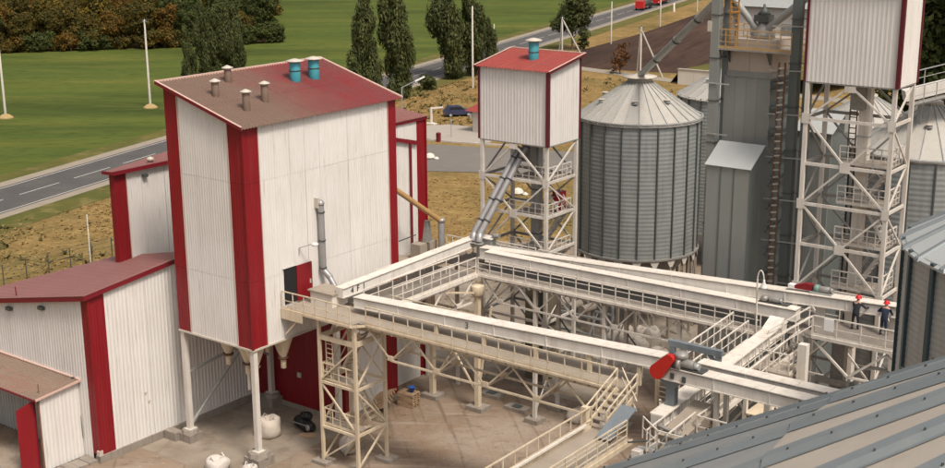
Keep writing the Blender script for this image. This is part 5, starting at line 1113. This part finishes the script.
# ------------------------------------------------------------------ the two workers
def person(label, x, y, z, chains, radii, m, helmet_at, lean):
    t = thing('person', label, 'person', (x, y, z), 'workers on the platform')
    verts = []; edges = []; rad = []; idx = {}
    def vid(p, r):
        k = tuple(round(c, 4) for c in p)
        if k not in idx: idx[k] = len(verts); verts.append(k); rad.append(r)
        return idx[k]
    for ch in chains:
        ids = [vid(p, r) for p, r in ch]
        for a, b_ in zip(ids, ids[1:]):
            if a != b_ and (a, b_) not in edges: edges.append((a, b_))
    me = bpy.data.meshes.new('body'); me.from_pydata(verts, edges, []); me.update()
    o = bpy.data.objects.new('tmp_body', me); COL.objects.link(o)
    md = o.modifiers.new('skin', 'SKIN'); md.use_smooth_shade = True
    for i, sv in enumerate(me.skin_vertices[0].data): sv.radius = (rad[i], rad[i]); sv.use_root = (i == 0)
    ss = o.modifiers.new('sub', 'SUBSURF'); ss.levels = ss.render_levels = 1
    dg = bpy.context.evaluated_depsgraph_get(); nm = bpy.data.meshes.new_from_object(o.evaluated_get(dg)); bpy.data.objects.remove(o)
    nm.materials.clear()
    for k in (m, 'skin', 'rubber'): nm.materials.append(M[k])
    hands = [ch[-1][0] for ch in chains if ch[-1][1] < .012]
    for p in nm.polygons:
        c = p.center; p.use_smooth = True
        if c.z > helmet_at[2]-.26 and (V(c)-V(helmet_at)).length < .3: p.material_index = 1
        elif any((V(c)-V(h)).length < .14 for h in hands): p.material_index = 1
        elif c.z < .1: p.material_index = 2
    wm = Matrix.Translation((x, y, z)); link('body', nm, wm, t)
    hx, hy, hz = helmet_at
    vs = []; fs = []; n = 16
    for r, zz in ((.165, 0.0), (.16, .03), (.135, .05), (.13, .09), (.1, .145), (.05, .175), (.005, .182)):
        for i in range(n):
            a = 2*math.pi*i/n; f = 1.25 if (r > .155 and math.sin(a) > .3) else 1.0
            vs.append((hx+r*math.cos(a), hy+r*1.15*math.sin(a)*f, hz+zz))
    for k in range(6):
        for i in range(n): j = (i+1) % n; fs.append((k*n+i, k*n+j, k*n+n+j, k*n+n+i))
    obj('hard_hat', vs, fs, 'helmet', t, True, wm); return t
def hand(p, d, side):      # palm point, direction; five short unequal finger chains
    p = V(p); d = V(d).normalized(); s_ = V((d.y, -d.x, 0)).normalized()*side; out = []
    for k, L in enumerate((.075, .085, .08, .065)):
        b_ = p+s_*(.036-.024*k); out.append([(tuple(p), .03), (tuple(b_+d*.05), .011), (tuple(b_+d*(.05+L*.6)), .01), (tuple(b_+d*(.05+L)+V((0, 0, -.03))), .009)])
    out.append([(tuple(p), .03), (tuple(p+s_*.06+d*.01), .012), (tuple(p+s_*.075+d*.05), .01)])
    return out
def body(lean, arms, twist=0):
    """chains for a figure facing +y: pelvis, spine, head, two legs, two arms (shoulder, elbow, wrist, hand)"""
    L = lambda z: lean*max(0, z-.9)
    pel = ((0, 0, .95), .155); sp1 = ((0, L(1.15), 1.15), .15); ch = ((0, L(1.38), 1.36), .165); nk = ((0, L(1.52)+.01, 1.51), .062); hd = ((0, L(1.6)+.03, 1.60), .088); tp = ((0, L(1.7)+.03, 1.70), .085)
    cs = [[pel, sp1, ch, nk, hd, tp], [hd, ((0, L(1.62)+.135, 1.61), .02)]]
    for s_ in (-1, 1):
        dx = .02*s_*(-1 if twist else 1)
        cs.append([pel, ((s_*.10, 0, .86), .11), ((s_*.12+dx, .03, .48), .075), ((s_*.13, -.03+.05*s_, .10), .055), ((s_*.13, .10+.05*s_, .045), .045), ((s_*.13, .18+.05*s_, .035), .035)])
    for s_, el, wr in arms:
        sh = ((s_*.2, L(1.42), 1.40), .075); wr_ = (wr, .04); d = V(wr)-V(el)
        pm = tuple(V(wr)+d.normalized()*.07)
        cs.append([ch, sh, (el, .055), wr_, (pm, .03)]); cs += hand(pm, d, -s_)
    return cs
person('worker in black clothes and red hard hat leaning on the conveyor, arm stretched right', -22.75, 62.75, PZ, body(.30, ((-1, (-.27, .38, 1.08), (-.08, .62, 1.12)), (1, (.36, .36, 1.14), (.5, .62, 1.14)))), None, 'work_dark', (0, .25, 1.66), .28)
person('worker in navy blue overalls and red hard hat with left elbow out', -21.25, 62.75, PZ, body(.24, ((-1, (-.42, .2, 1.16), (-.3, .5, 1.12)), (1, (.3, .36, 1.06), (.14, .62, 1.12))), 1), None, 'work_blue', (0, .2, 1.66), .22)

# ------------------------------------------------------------------ background: poles, fence, hut, vehicles
def pole(label, x, y, h, r=.17, arm=False, base=False, tilt=0.0, m='pole'):
    t = thing('utility_pole', label, 'pole', (x, y, 0), 'poles along the road')
    vs = []; n = 10
    for z, rr in ((0, r), (h, r*.6)):
        for i in range(n): a = 2*math.pi*i/n; vs.append((x+rr*math.cos(a)+tilt*z, y+rr*math.sin(a), z))
    obj('shaft', vs, [(i, (i+1) % n, n+(i+1) % n, n+i) for i in range(n)]+[tuple(range(n, 2*n))], m, t, True)
    if base: lathe('earth_mound', (x, y, 0), [(1.25, 0), (1.0, .25), (.55, .55), (.2, .65)], 'pole_base', t, 14)
    if arm: bar('cross_arm', (x-.5+tilt*h, y, h-.3), (x+.5+tilt*h, y, h-.3), .12, .12, 'pipe_grey', t); tube('insulator', (x-.45+tilt*h, y, h-.25), (x-.45+tilt*h, y, h+.05), .06, 'stiff_dark', t, 8); tube('insulator', (x+.45+tilt*h, y, h-.25), (x+.45+tilt*h, y, h+.05), .06, 'stiff_dark', t, 8); tube('insulator', (x+tilt*h, y, h), (x+tilt*h, y, h+.3), .06, 'stiff_dark', t, 8)
    return t
pole('pale pole in the green field at the left edge', -169.0, 108.5, 12.5, .2, False, True)
pole('pale pole with cross arm in the green field left of the tall tower', -158.8, 127.0, 13.5, .2, True, True)
pole('tall pale pole right of the poplar pair near the hopper tower roof', -130.6, 172.0, 13.6, .2)
pole('short pole beyond the road right of the poplars', -154.3, 210.4, 6.2, .16)
pole('slim pole in front of the dark ploughed field', -144.9, 240.1, 9.0, .18)
pole('slim pole below the red truck', -153.7, 277.3, 9.5, .18)
pole('far slim pole nearest the elevator leg', -164.9, 317.7, 9.5, .2)
pole('stubby white post by the far road edge', -170.1, 314.3, 2.4, .3, m='plaster')
pole('thin pole in the dry grass beyond the faded roof', -93.5, 67.0, 4.8, .07)
pole('thin rusty pole in the golden grass left of the lattice tower', -75.5, 92.0, 7.2, .07, m='rust')
for (x, y, h, lab) in ((-114.2, 199.4, 8.8, 'pair of close poles with slanted stay in front of the ploughed field'), (-143.0, 218.1, 7.6, 'stayed twin pole beside the round roadside tree')):
    t = pole(lab, x, y, h, .17, True)
    tube('second_shaft', (x-.9, y+.3, 0), (x-.12, y, h*.95), .14, 'pole', t, 8); tube('stay', (x+3.6, y+1.6, 0), (x+.1, y, h*.92), .15, 'pole', t, 8)
t = thing('wire_fence', 'thin dark wire fence along the dry grass beyond the faded roof', 'fence', (-95, 66, 0))
for i in range(22): y = 46+i*2.2; bar('post', (-95.2+.05*i, y, 0), (-95.2+.05*i, y, 1.8), .07, .07, 'stiff_dark', t)
for z in (.5, 1.0, 1.5, 1.85): bar('wire', (-95.2, 46, z), (-94.15, 92.2, z), .025, .025, 'stiff_dark', t)
sx, sy = rp(26, 6.3)
t = thing('road_sign', 'small round white road sign beside the road left of the tall tower', 'sign', (sx, sy, 0)); tube('sign_post', (sx, sy, 0), (sx, sy, 2.4), .06, 'galv', t, 8)
tube('sign_disc', (sx-.02, sy, 2.6), (sx+.03, sy-.04, 2.6), .45, 'sign_white', t, 20)
H_ = thing('small_hut', 'small white hut with red hipped roof behind the hopper tower', 'hut', (-104, 141, 0))
box('wall_block', -105.9, -100.5, 139.4, 144, 0, 3.0, 'plaster', H_)
obj('roof', [(-106.7, 138.6, 2.95), (-99.7, 138.6, 2.95), (-99.7, 144.8, 2.95), (-106.7, 144.8, 2.95), (-104.3, 141.7, 4.9), (-102.1, 141.7, 4.9)], [(0, 1, 5, 4), (1, 2, 5), (2, 3, 4, 5), (3, 0, 4), (3, 2, 1, 0)], 'roof_red', H_)
box('window', -103.9, -102.9, 139.34, 139.39, 1.2, 2.2, 'car_glass', H_); tube('dish_aerial', (-106.1, 139.3, 2.2), (-106.2, 139.2, 2.2), .4, 'sign_white', H_, 16)
C_ = thing('parked_car', 'dark blue parked car on the dry grass beside the small hut', 'car', (-115.5, 148.5, 0))
cm = Matrix.Translation((-115.5, 148.5, 0)) @ rotz(.9)
def cprism(name, pts, w_, m, parent):
    vs = [cm @ V((x, -w_/2, z)) for x, z in pts]+[cm @ V((x, w_/2, z)) for x, z in pts]; n = len(pts)
    return obj(name, vs, [tuple(range(n)), tuple(range(n, 2*n))[::-1]]+[(i, i+n, (i+1) % n+n, (i+1) % n) for i in range(n)], m, parent)
cprism('body', [(-2.1, .35), (2.1, .35), (2.15, .7), (1.9, .9), (1.0, .98), (-1.9, 1.0), (-2.15, .8)], 1.7, 'car_blue', C_)
cprism('cabin', [(-1.9, 1.0), (1.0, .98), (.35, 1.5), (-1.4, 1.52)], 1.5, 'car_blue', C_); cprism('side_glass', [(-1.55, 1.06), (.75, 1.05), (.25, 1.42), (-1.3, 1.44)], 1.53, 'car_glass', C_)
for x in (-1.35, 1.35):
    for s_ in (-.86, .86):
        a = cm @ V((x, s_-.1, .33)); b_ = cm @ V((x, s_+.1, .33)); wv = tube('wheel', a, b_, .33, 'rubber', C_, 14); tube('rim', cm @ V((x, s_-.11, .33)), cm @ V((x, s_+.11, .33)), .2, 'galv', wv, 12)
for s_ in (-.6, .6): tube('headlight', cm @ V((2.1, s_, .72)), cm @ V((2.18, s_, .72)), .12, 'glass_lamp', C_, 10)
t = thing('height_barrier', 'white angled gate post standing beside the parked car', 'gate', (-113.5, 141.5, 0)); bar('post', (-114.2, 140.6, 0), (-114.2, 140.6, 2.4), .25, .25, 'plaster', t); bar('arm', (-114.3, 140.6, 2.3), (-112.9, 141.7, 2.45), .2, .2, 'plaster', t); box('foot', -115, -113.4, 140.1, 141, 0, .25, 'plaster', t)
t = thing('gate_post', 'white concrete post left of the angled gate', 'post', (-115, 132.8, 0)); bar('shaft', (-114.6, 133.6, 0), (-114.6, 133.6, 2.6), .3, .3, 'plaster', t); box('foot', -114.9, -114.3, 133.3, 133.9, 0, .2, 'concrete', t)
t = thing('bollard', 'red bollard beside the access road', 'bollard', (-105.2, 131.0, 0)); bar('shaft', (-105.2, 131, 0), (-105.2, 131, 1.1), .5, .4, 'red_trim', t); lathe('top_cap', (-105.2, 131, 1.1), [(.34, 0), (.3, .1), (.1, .16)], 'red_trim', t, 10)
t = thing('sign_post', 'thin grey post on the concrete pad near the hut', 'post', (-105.8, 135, 0)); tube('shaft', (-105.8, 134.5, 0), (-105.8, 134.5, 2.4), .06, 'galv', t, 8); box('plate', -105.95, -105.65, 134.45, 134.49, 1.9, 2.3, 'galv', t)
t = thing('kerb', 'pale concrete kerb line along the access road', 'kerb', (-108, 128, 0))
for i in range(14):
    a = V((-118+i*1.6, 128.4+i*.3+.02*i*i*.3, .05)); b_ = V((-118+(i+1)*1.6, 128.4+(i+1)*.3+.02*(i+1)**2*.3, .05)); d = (b_-a)*.02; bar('kerb_stone', a+d, b_-d, .3, .3, 'kerb', t)
for i, (x, y) in enumerate(((-99, 121.5), (-79, 112), (-121, 201.5))): 
    t = thing('boulder', ['pale stone at the bend of the access road', 'pale stone pile at the grass edge behind the tower pipes', 'white stone beside the dirt track'][i], 'stone', (x, y, 0)); lathe('stone_body', (x, y, 0), [(.5, 0), (.7, .25), (.5, .6), (.15, .75)], 'plaster', t, 7, False); lathe('stone_chip', (x+.9, y+.2, 0), [(.3, 0), (.35, .15), (.1, .35)], 'plaster', t, 6, False)
# yard lamp seen over the rear wing
t = thing('yard_lamp', 'small bright arm lamp above the rear wing roof', 'lamp', (-56, 66.2, 0)); tube('post', (-56.3, 66.2, 17.5), (-56.3, 66.2, 19.2), .05, 'galv', t, 8); bar('lamp_arm', (-56.3, 66.2, 19.2), (-55.5, 66.9, 19.7), .05, .05, 'galv', t); bar('lamp_head', (-55.6, 66.8, 19.62), (-55.1, 67.2, 19.92), .16, .1, 'sign_white', t)
# lorry on the far road
T_ = thing('red_truck', 'red lorry driving on the far road at the top edge', 'truck', (-184, 331, 0)); a_ = math.atan2(RD.y, RD.x)
ox, oy = rp(262, 2.0); cm = Matrix.Translation((ox, oy, .07)) @ rotz(a_+math.pi)
cprism('cab', [(1.2, .6), (3.2, .6), (3.3, 1.7), (3.0, 3.1), (1.2, 3.2)], 2.5, 'truck_red', T_); cprism('windscreen', [(3.02, 1.95), (3.34, 1.8), (3.08, 3.0), (2.9, 3.0)], 2.2, 'car_glass', T_)
cprism('chassis', [(-9, .6), (1.2, .6), (1.2, 1.0), (-9, 1.0)], 2.2, 'rubber', T_); cprism('cargo_box', [(-9, 1.05), (.9, 1.05), (.9, 3.3), (-9, 3.3)], 2.5, 'truck_red', T_)
for x in (2.3, -5.5, -6.9):
    for s_ in (-1.05, 1.05): wv = tube('wheel', cm @ V((x, s_-.15, .5)), cm @ V((x, s_+.15, .5)), .5, 'rubber', T_, 14); tube('rim', cm @ V((x, s_-.17, .5)), cm @ V((x, s_+.17, .5)), .26, 'galv', wv, 10)
for s_ in (-.95, .95): tube('headlight', cm @ V((3.2, s_, 1.0)), cm @ V((3.32, s_, 1.0)), .16, 'glass_lamp', T_, 10)
ox, oy = rp(247, 2.0); t = thing('dark_trailer', 'dark trailer rig following the red lorry on the far road', 'truck', (ox, oy, 0)); cm = Matrix.Translation((ox, oy, .07)) @ rotz(a_+math.pi)
cprism('flatbed', [(-5, .9), (3, .9), (3, 1.5), (-5, 1.5)], 2.4, 'rubber', t); cprism('load', [(-4.5, 1.52), (1.5, 1.52), (1.2, 2.3), (-4.2, 2.4)], 2.0, 'stiff_dark', t); cprism('cab', [(3.2, .6), (5, .6), (5, 2.5), (3.2, 2.6)], 2.3, 'truck_red', t)
for x in (-3.5, -2.2, 4.2):
    for s_ in (-1.0, 1.0): tube('wheel', cm @ V((x, s_-.15, .5)), cm @ V((x, s_+.15, .5)), .5, 'rubber', t, 14)
# retaining wall with grass bank, far warehouse
t = thing('retaining_wall', 'low white retaining wall with a grassy bank, left of the elevator leg', 'wall', (-98, 196, 0))
for i in range(5): box('wall_block', -104.6+i*3.0, -101.63+i*3.0, 195.4, 196, 0, 2.5, 'plaster', t)
box('coping', -104.7, -89.4, 195.3, 196.1, 2.5, 2.65, 'concrete_pale', t)
o = obj('grass_bank', [(-104.5, 196.1, 2.4), (-80, 196.1, 2.4), (-70, 240, 3.6), (-99, 240, 3.6), (-107, 243, 0), (-106.5, 196.3, 0)], [(0, 1, 2, 3), (0, 3, 4, 5)], 'verge'); o['kind'] = 'structure'
Wh = thing('far_warehouse', 'long pale warehouse with grey roof beyond the dryer platform', 'building', (-112, 262, 0))
box('wall_block', -124, -60, 258, 278, 0, 8.0, 'plaster', Wh); obj('roof', [(-125, 257, 7.9), (-59, 257, 7.9), (-59, 279, 7.9), (-125, 279, 7.9), (-125, 268, 11.0), (-59, 268, 11.0)], [(0, 1, 5, 4), (2, 3, 4, 5), (0, 4, 3), (1, 2, 5)], 'galv', Wh)
for i in range(6): box('door', -121+i*7, -117.5+i*7, 257.9, 257.99, 0, 4.5, 'galv_wall', Wh)

# ------------------------------------------------------------------ trees
def leaves_mesh(clusters, n, size, m, seed, updir=None):
    """clusters = [(centre, radius xyz)]; n leaf clumps spread over their shells; faces look outwards with jitter"""
    rnd = random.Random(seed); vs = []; fs = []; att = []; tot = sum(max(c[1])**2 for c in clusters)
    for c, rad in clusters:
        k = int(n*max(rad)**2/tot)
        for _ in range(k):
            d = V((rnd.gauss(0, 1), rnd.gauss(0, 1), rnd.gauss(0, 1))).normalized(); f = rnd.uniform(.5, 1.0)+abs(rnd.gauss(0, .12))
            p = V((c[0]+d.x*rad[0]*f, c[1]+d.y*rad[1]*f, c[2]+d.z*rad[2]*f))
            nn = (d+V((rnd.uniform(-.7, .7), rnd.uniform(-.7, .7), rnd.uniform(-.4, .9)))).normalized()
            if updir: tt = (V(updir)+V((rnd.uniform(-.3, .3), rnd.uniform(-.3, .3), rnd.uniform(-.2, .2)))).normalized()
            else: tt = V((rnd.gauss(0, 1), rnd.gauss(0, 1), rnd.gauss(0, 1)))
            a = nn.cross(tt)
            if a.length < .05: continue
            a.normalize(); b_ = a.cross(nn).normalized(); s_ = size*rnd.uniform(.6, 1.35); w_ = s_*(.42 if updir else .62)
            i0 = len(vs); vs += [p-b_*s_*.6, p+a*w_*.6-b_*.1*s_, p+b_*s_*.75+nn*s_*.15, p-a*w_*.6+b_*.05*s_]
            fs.append((i0, i0+1, i0+2, i0+3)); att += [rnd.random()]*4
    me = mesh(vs, fs, m); a_2 = me.attributes.new('leaf', 'FLOAT', 'POINT'); a_2.data.foreach_set('value', att); return me
def trunk_mesh(h, r, limbs, seed, lean=(0, 0)):
    rnd = random.Random(seed); vs = []; fs = []
    def seg(p, q, r0, r1, n=7):
        p = V(p); q = V(q); z = (q-p).normalized(); x = z.orthogonal().normalized(); y = z.cross(x); b0 = len(vs)
        for c, rr in ((p, r0), (q, r1)):
            for i in range(n): a = 2*math.pi*i/n; vs.append(c+(x*math.cos(a)+y*math.sin(a))*rr)
        for i in range(n): j = (i+1) % n; fs.append((b0+i, b0+j, b0+n+j, b0+n+i))
    pts = [V((lean[0]*t*t*h+rnd.uniform(-.06, .06)*h*.3*t, lean[1]*t*t*h, t*h)) for t in (0, .25, .5, .75, 1)]
    for k in range(4): seg(pts[k], pts[k+1], r*(1-.22*k), r*(1-.22*(k+1)))
    for _ in range(limbs):
        k = rnd.choice((1, 2, 3)); a = rnd.uniform(0, 6.28); e = pts[k]+V((math.cos(a), math.sin(a), .9))*h*rnd.uniform(.12, .26); seg(pts[k], e, r*.4, r*.1, 5)
    return mesh(vs, fs, 'bark', True)
TREE = {}
def tree(kind, label, x, y, sc=1.0, rot=0.0, group=None, cat='tree', name='tree', sxy=1.0):
    t = thing(name, label, cat, (x, y, 0), group); wm = Matrix.Translation((x, y, 0)) @ rotz(rot) @ Matrix.Diagonal((sc*sxy, sc*sxy, sc, 1))
    tm, cm_ = TREE[kind]; link('trunk', tm, wm, t); link('crown', cm_, wm, t); return t
def round_tree(m, seed, h=10.0, r=3.6, n=4200, size=.46, lobes=13):
    rnd = random.Random(seed); cl = [((0, 0, h*.58), (r*.72, r*.72, h*.30))]
    for k in range(lobes):
        a = rnd.uniform(0, 6.28); q = rnd.uniform(.45, .95)*r; z = h*rnd.uniform(.10, .9); f = 1-.6*abs(z/h-.42); s_ = rnd.uniform(.26, .42)*r
        cl.append(((math.cos(a)*q*f, math.sin(a)*q*f, z), (s_*1.1, s_*1.1, s_)))
    return trunk_mesh(h*.75, r*.07, 7, seed), leaves_mesh(cl, n, size, m, seed+50)
def poplar_tree(m, seed, h=15.5, r=2.2, n=5200, lean=(.03, 0)):
    rnd = random.Random(seed); cl = []
    for k in range(34):
        t = rnd.uniform(.07, .97); prof = (min(1, t/.25)**.6)*(1-max(0, t-.35)/.75)**.8; a = rnd.uniform(0, 6.28); q = prof*r*rnd.uniform(.2, .85)
        s_ = r*rnd.uniform(.22, .36)*(.5+.6*prof)
        cl.append(((math.cos(a)*q+lean[0]*h*t*t, math.sin(a)*q+lean[1]*h*t*t, h*t), (s_, s_, s_*2.3)))
    return trunk_mesh(h*.9, .22, 10, seed, lean), leaves_mesh(cl, n, .42, m, seed+9, (lean[0]*3, lean[1]*3, 1))
for k, (m, s0) in enumerate((('leaf_green', 1), ('leaf_green', 2), ('leaf_olive', 3), ('leaf_olive', 4), ('leaf_orange', 5), ('leaf_rust', 6), ('leaf_yellow', 7), ('leaf_orange', 8))):
    TREE['round%d' % k] = round_tree(m, s0, 10.0+(s0 % 3)*.7, 3.6+.3*(s0 % 2))
PLEAN = (-.055, .045)
for k in range(4): TREE['poplar%d' % k] = poplar_tree('leaf_poplar', 30+k, 15.5, 3.0+.2*k, 13000, (PLEAN[0]*(1+.3*k), PLEAN[1]*(1+.3*k)))
TREE['shrub'] = round_tree('leaf_poplar', 61, 2.7, 1.7, 1800, .30, 9)
TREE['rusty'] = round_tree('leaf_rust', 62, 6.0, 1.8, 330, .42, 10)
TREE['big'] = round_tree('leaf_green', 63, 24.0, 6.0, 9000, .62, 22)
TREE['roadside'] = round_tree('leaf_poplar', 64, 12.5, 3.9, 5200, .5, 14)
# poplars and roadside trees
gp = 'poplars by the road'
tree('poplar0', 'leftmost and shortest poplar of the clump behind the tall tower roof', -164.0, 139.6, .70, .3, gp, sxy=.85)
tree('poplar1', 'tall leaning poplar second from left behind the tall tower roof', -162.0, 142.0, .92, 1.0, gp, sxy=.85)
tree('poplar3', 'bushy poplar third in the clump behind the tall tower roof', -160.6, 144.0, .86, 2.0, gp, sxy=.85)
tree('poplar2', 'rightmost poplar of the clump behind the tall tower roof', -161.2, 147.0, .92, .1, gp, sxy=.85)
tree('poplar1', 'left poplar of the pair above the tall tower right roof corner', -136.5, 152.0, 1.05, 0, gp)
tree('poplar2', 'right poplar of the pair above the tall tower right roof corner', -134.0, 156.5, 1.10, .3, gp)
tree('poplar3', 'broad left poplar of the pair left of the hopper tower', -141.5, 179.0, 1.12, .1, gp, sxy=1.15)
tree('poplar0', 'right poplar of the pair left of the hopper tower', -139.2, 183.6, 1.12, .4, gp)
tree('poplar1', 'short dark poplar just left of the hopper tower roof', -138.0, 187.5, .62, .8, gp)
tree('shrub', 'low round shrub at the road edge between the poplar pairs', -135.4, 166.0, 1.0, 0, None, 'shrub', 'shrub')
tree('roadside', 'full green tree on the verge above the hopper tower', -146.0, 226.5, 1.0, .5)
tree('rusty', 'sparse reddish brown shrub by the ploughed field', -119.0, 200.5, 1.0, 0, None, 'shrub', 'shrub')
for i, (x, y, s_) in enumerate(((-44.5, 142, 1.0), (-38.5, 140, 1.05), (-49, 152, 1.1))): tree('big', ['tall dark tree at the right edge beside the tall hopper box', 'tall dark tree in the upper right corner', 'tall dark tree behind the tall hopper box'][i], x, y, s_, i*1.3, 'tall trees at the right edge')
# autumn wood beyond the field
for k, m in enumerate(('leaf_olive', 'leaf_green', 'leaf_orange')): TREE['bush%d' % k] = round_tree(m, 90+k, 3.4, 2.3, 1500, .36, 12)
rnd = random.Random(77); placed = []
edge = [(-262, 140), (-243, 154), (-222, 178), (-207, 203), (-214, 232)]
def edge_x(y):
    for (xa, ya), (xb, yb) in zip(edge, edge[1:]):
        if ya <= y <= yb: return xa+(xb-xa)*(y-ya)/(yb-ya)
    return None
names = ['dark green tree in the autumn wood', 'dark green tree in the autumn wood', 'olive tree in the autumn wood', 'olive tree in the autumn wood', 'orange tree in the autumn wood', 'rust brown tree in the autumn wood', 'yellow tree in the autumn wood', 'orange tree in the autumn wood']
for _ in range(6000):
    y = rnd.uniform(140, 250); dpt = rnd.uniform(0, 95)
    e = edge_x(min(y, 231.9))
    x = e-dpt*.78-rnd.uniform(0, 1); yy = y+dpt*.62*.4
    if x > -1.04*yy: continue
    sp = 4.3 if dpt < 12 else 5.6
    if any((x-a)**2+(yy-b_)**2 < sp*sp for a, b_ in placed): continue
    placed.append((x, yy))
    right = (yy > 188 and dpt < 30)
    if right: k = rnd.choice((0, 1, 0, 1, 2))
    elif dpt < 10: k = rnd.choice((2, 3, 3, 2, 0, 1, 4, 7, 2))
    else: k = rnd.choice((4, 5, 6, 6, 2, 3, 7, 2, 3, 1))
    s_ = rnd.uniform(.8, 1.15)*(1.0 if dpt > 6 else .85)
    tree('round%d' % k, names[k]+(' at its front edge' if dpt < 8 else ' behind its front edge'), x, yy, s_, rnd.uniform(0, 6.28), 'wood beyond the green field: '+names[k].split(' tree')[0])
    if len(placed) >= 235: break

kinds = ('olive brown bush along the foot of the autumn wood', 'dark green bush along the foot of the autumn wood', 'orange brown bush along the foot of the autumn wood')
y = 142.0
while y < 201:
    k = rnd.choice((0, 0, 1, 2, 1)) if y < 186 else 1
    tree('bush%d' % k, kinds[k], edge_x(y)+rnd.uniform(-1.0, 1.6), y, rnd.uniform(.75, 1.3), rnd.uniform(0, 6), 'bushes at the wood edge: '+kinds[k].split(' bush')[0], 'bush', 'bush'); y += rnd.uniform(1.1, 2.0)
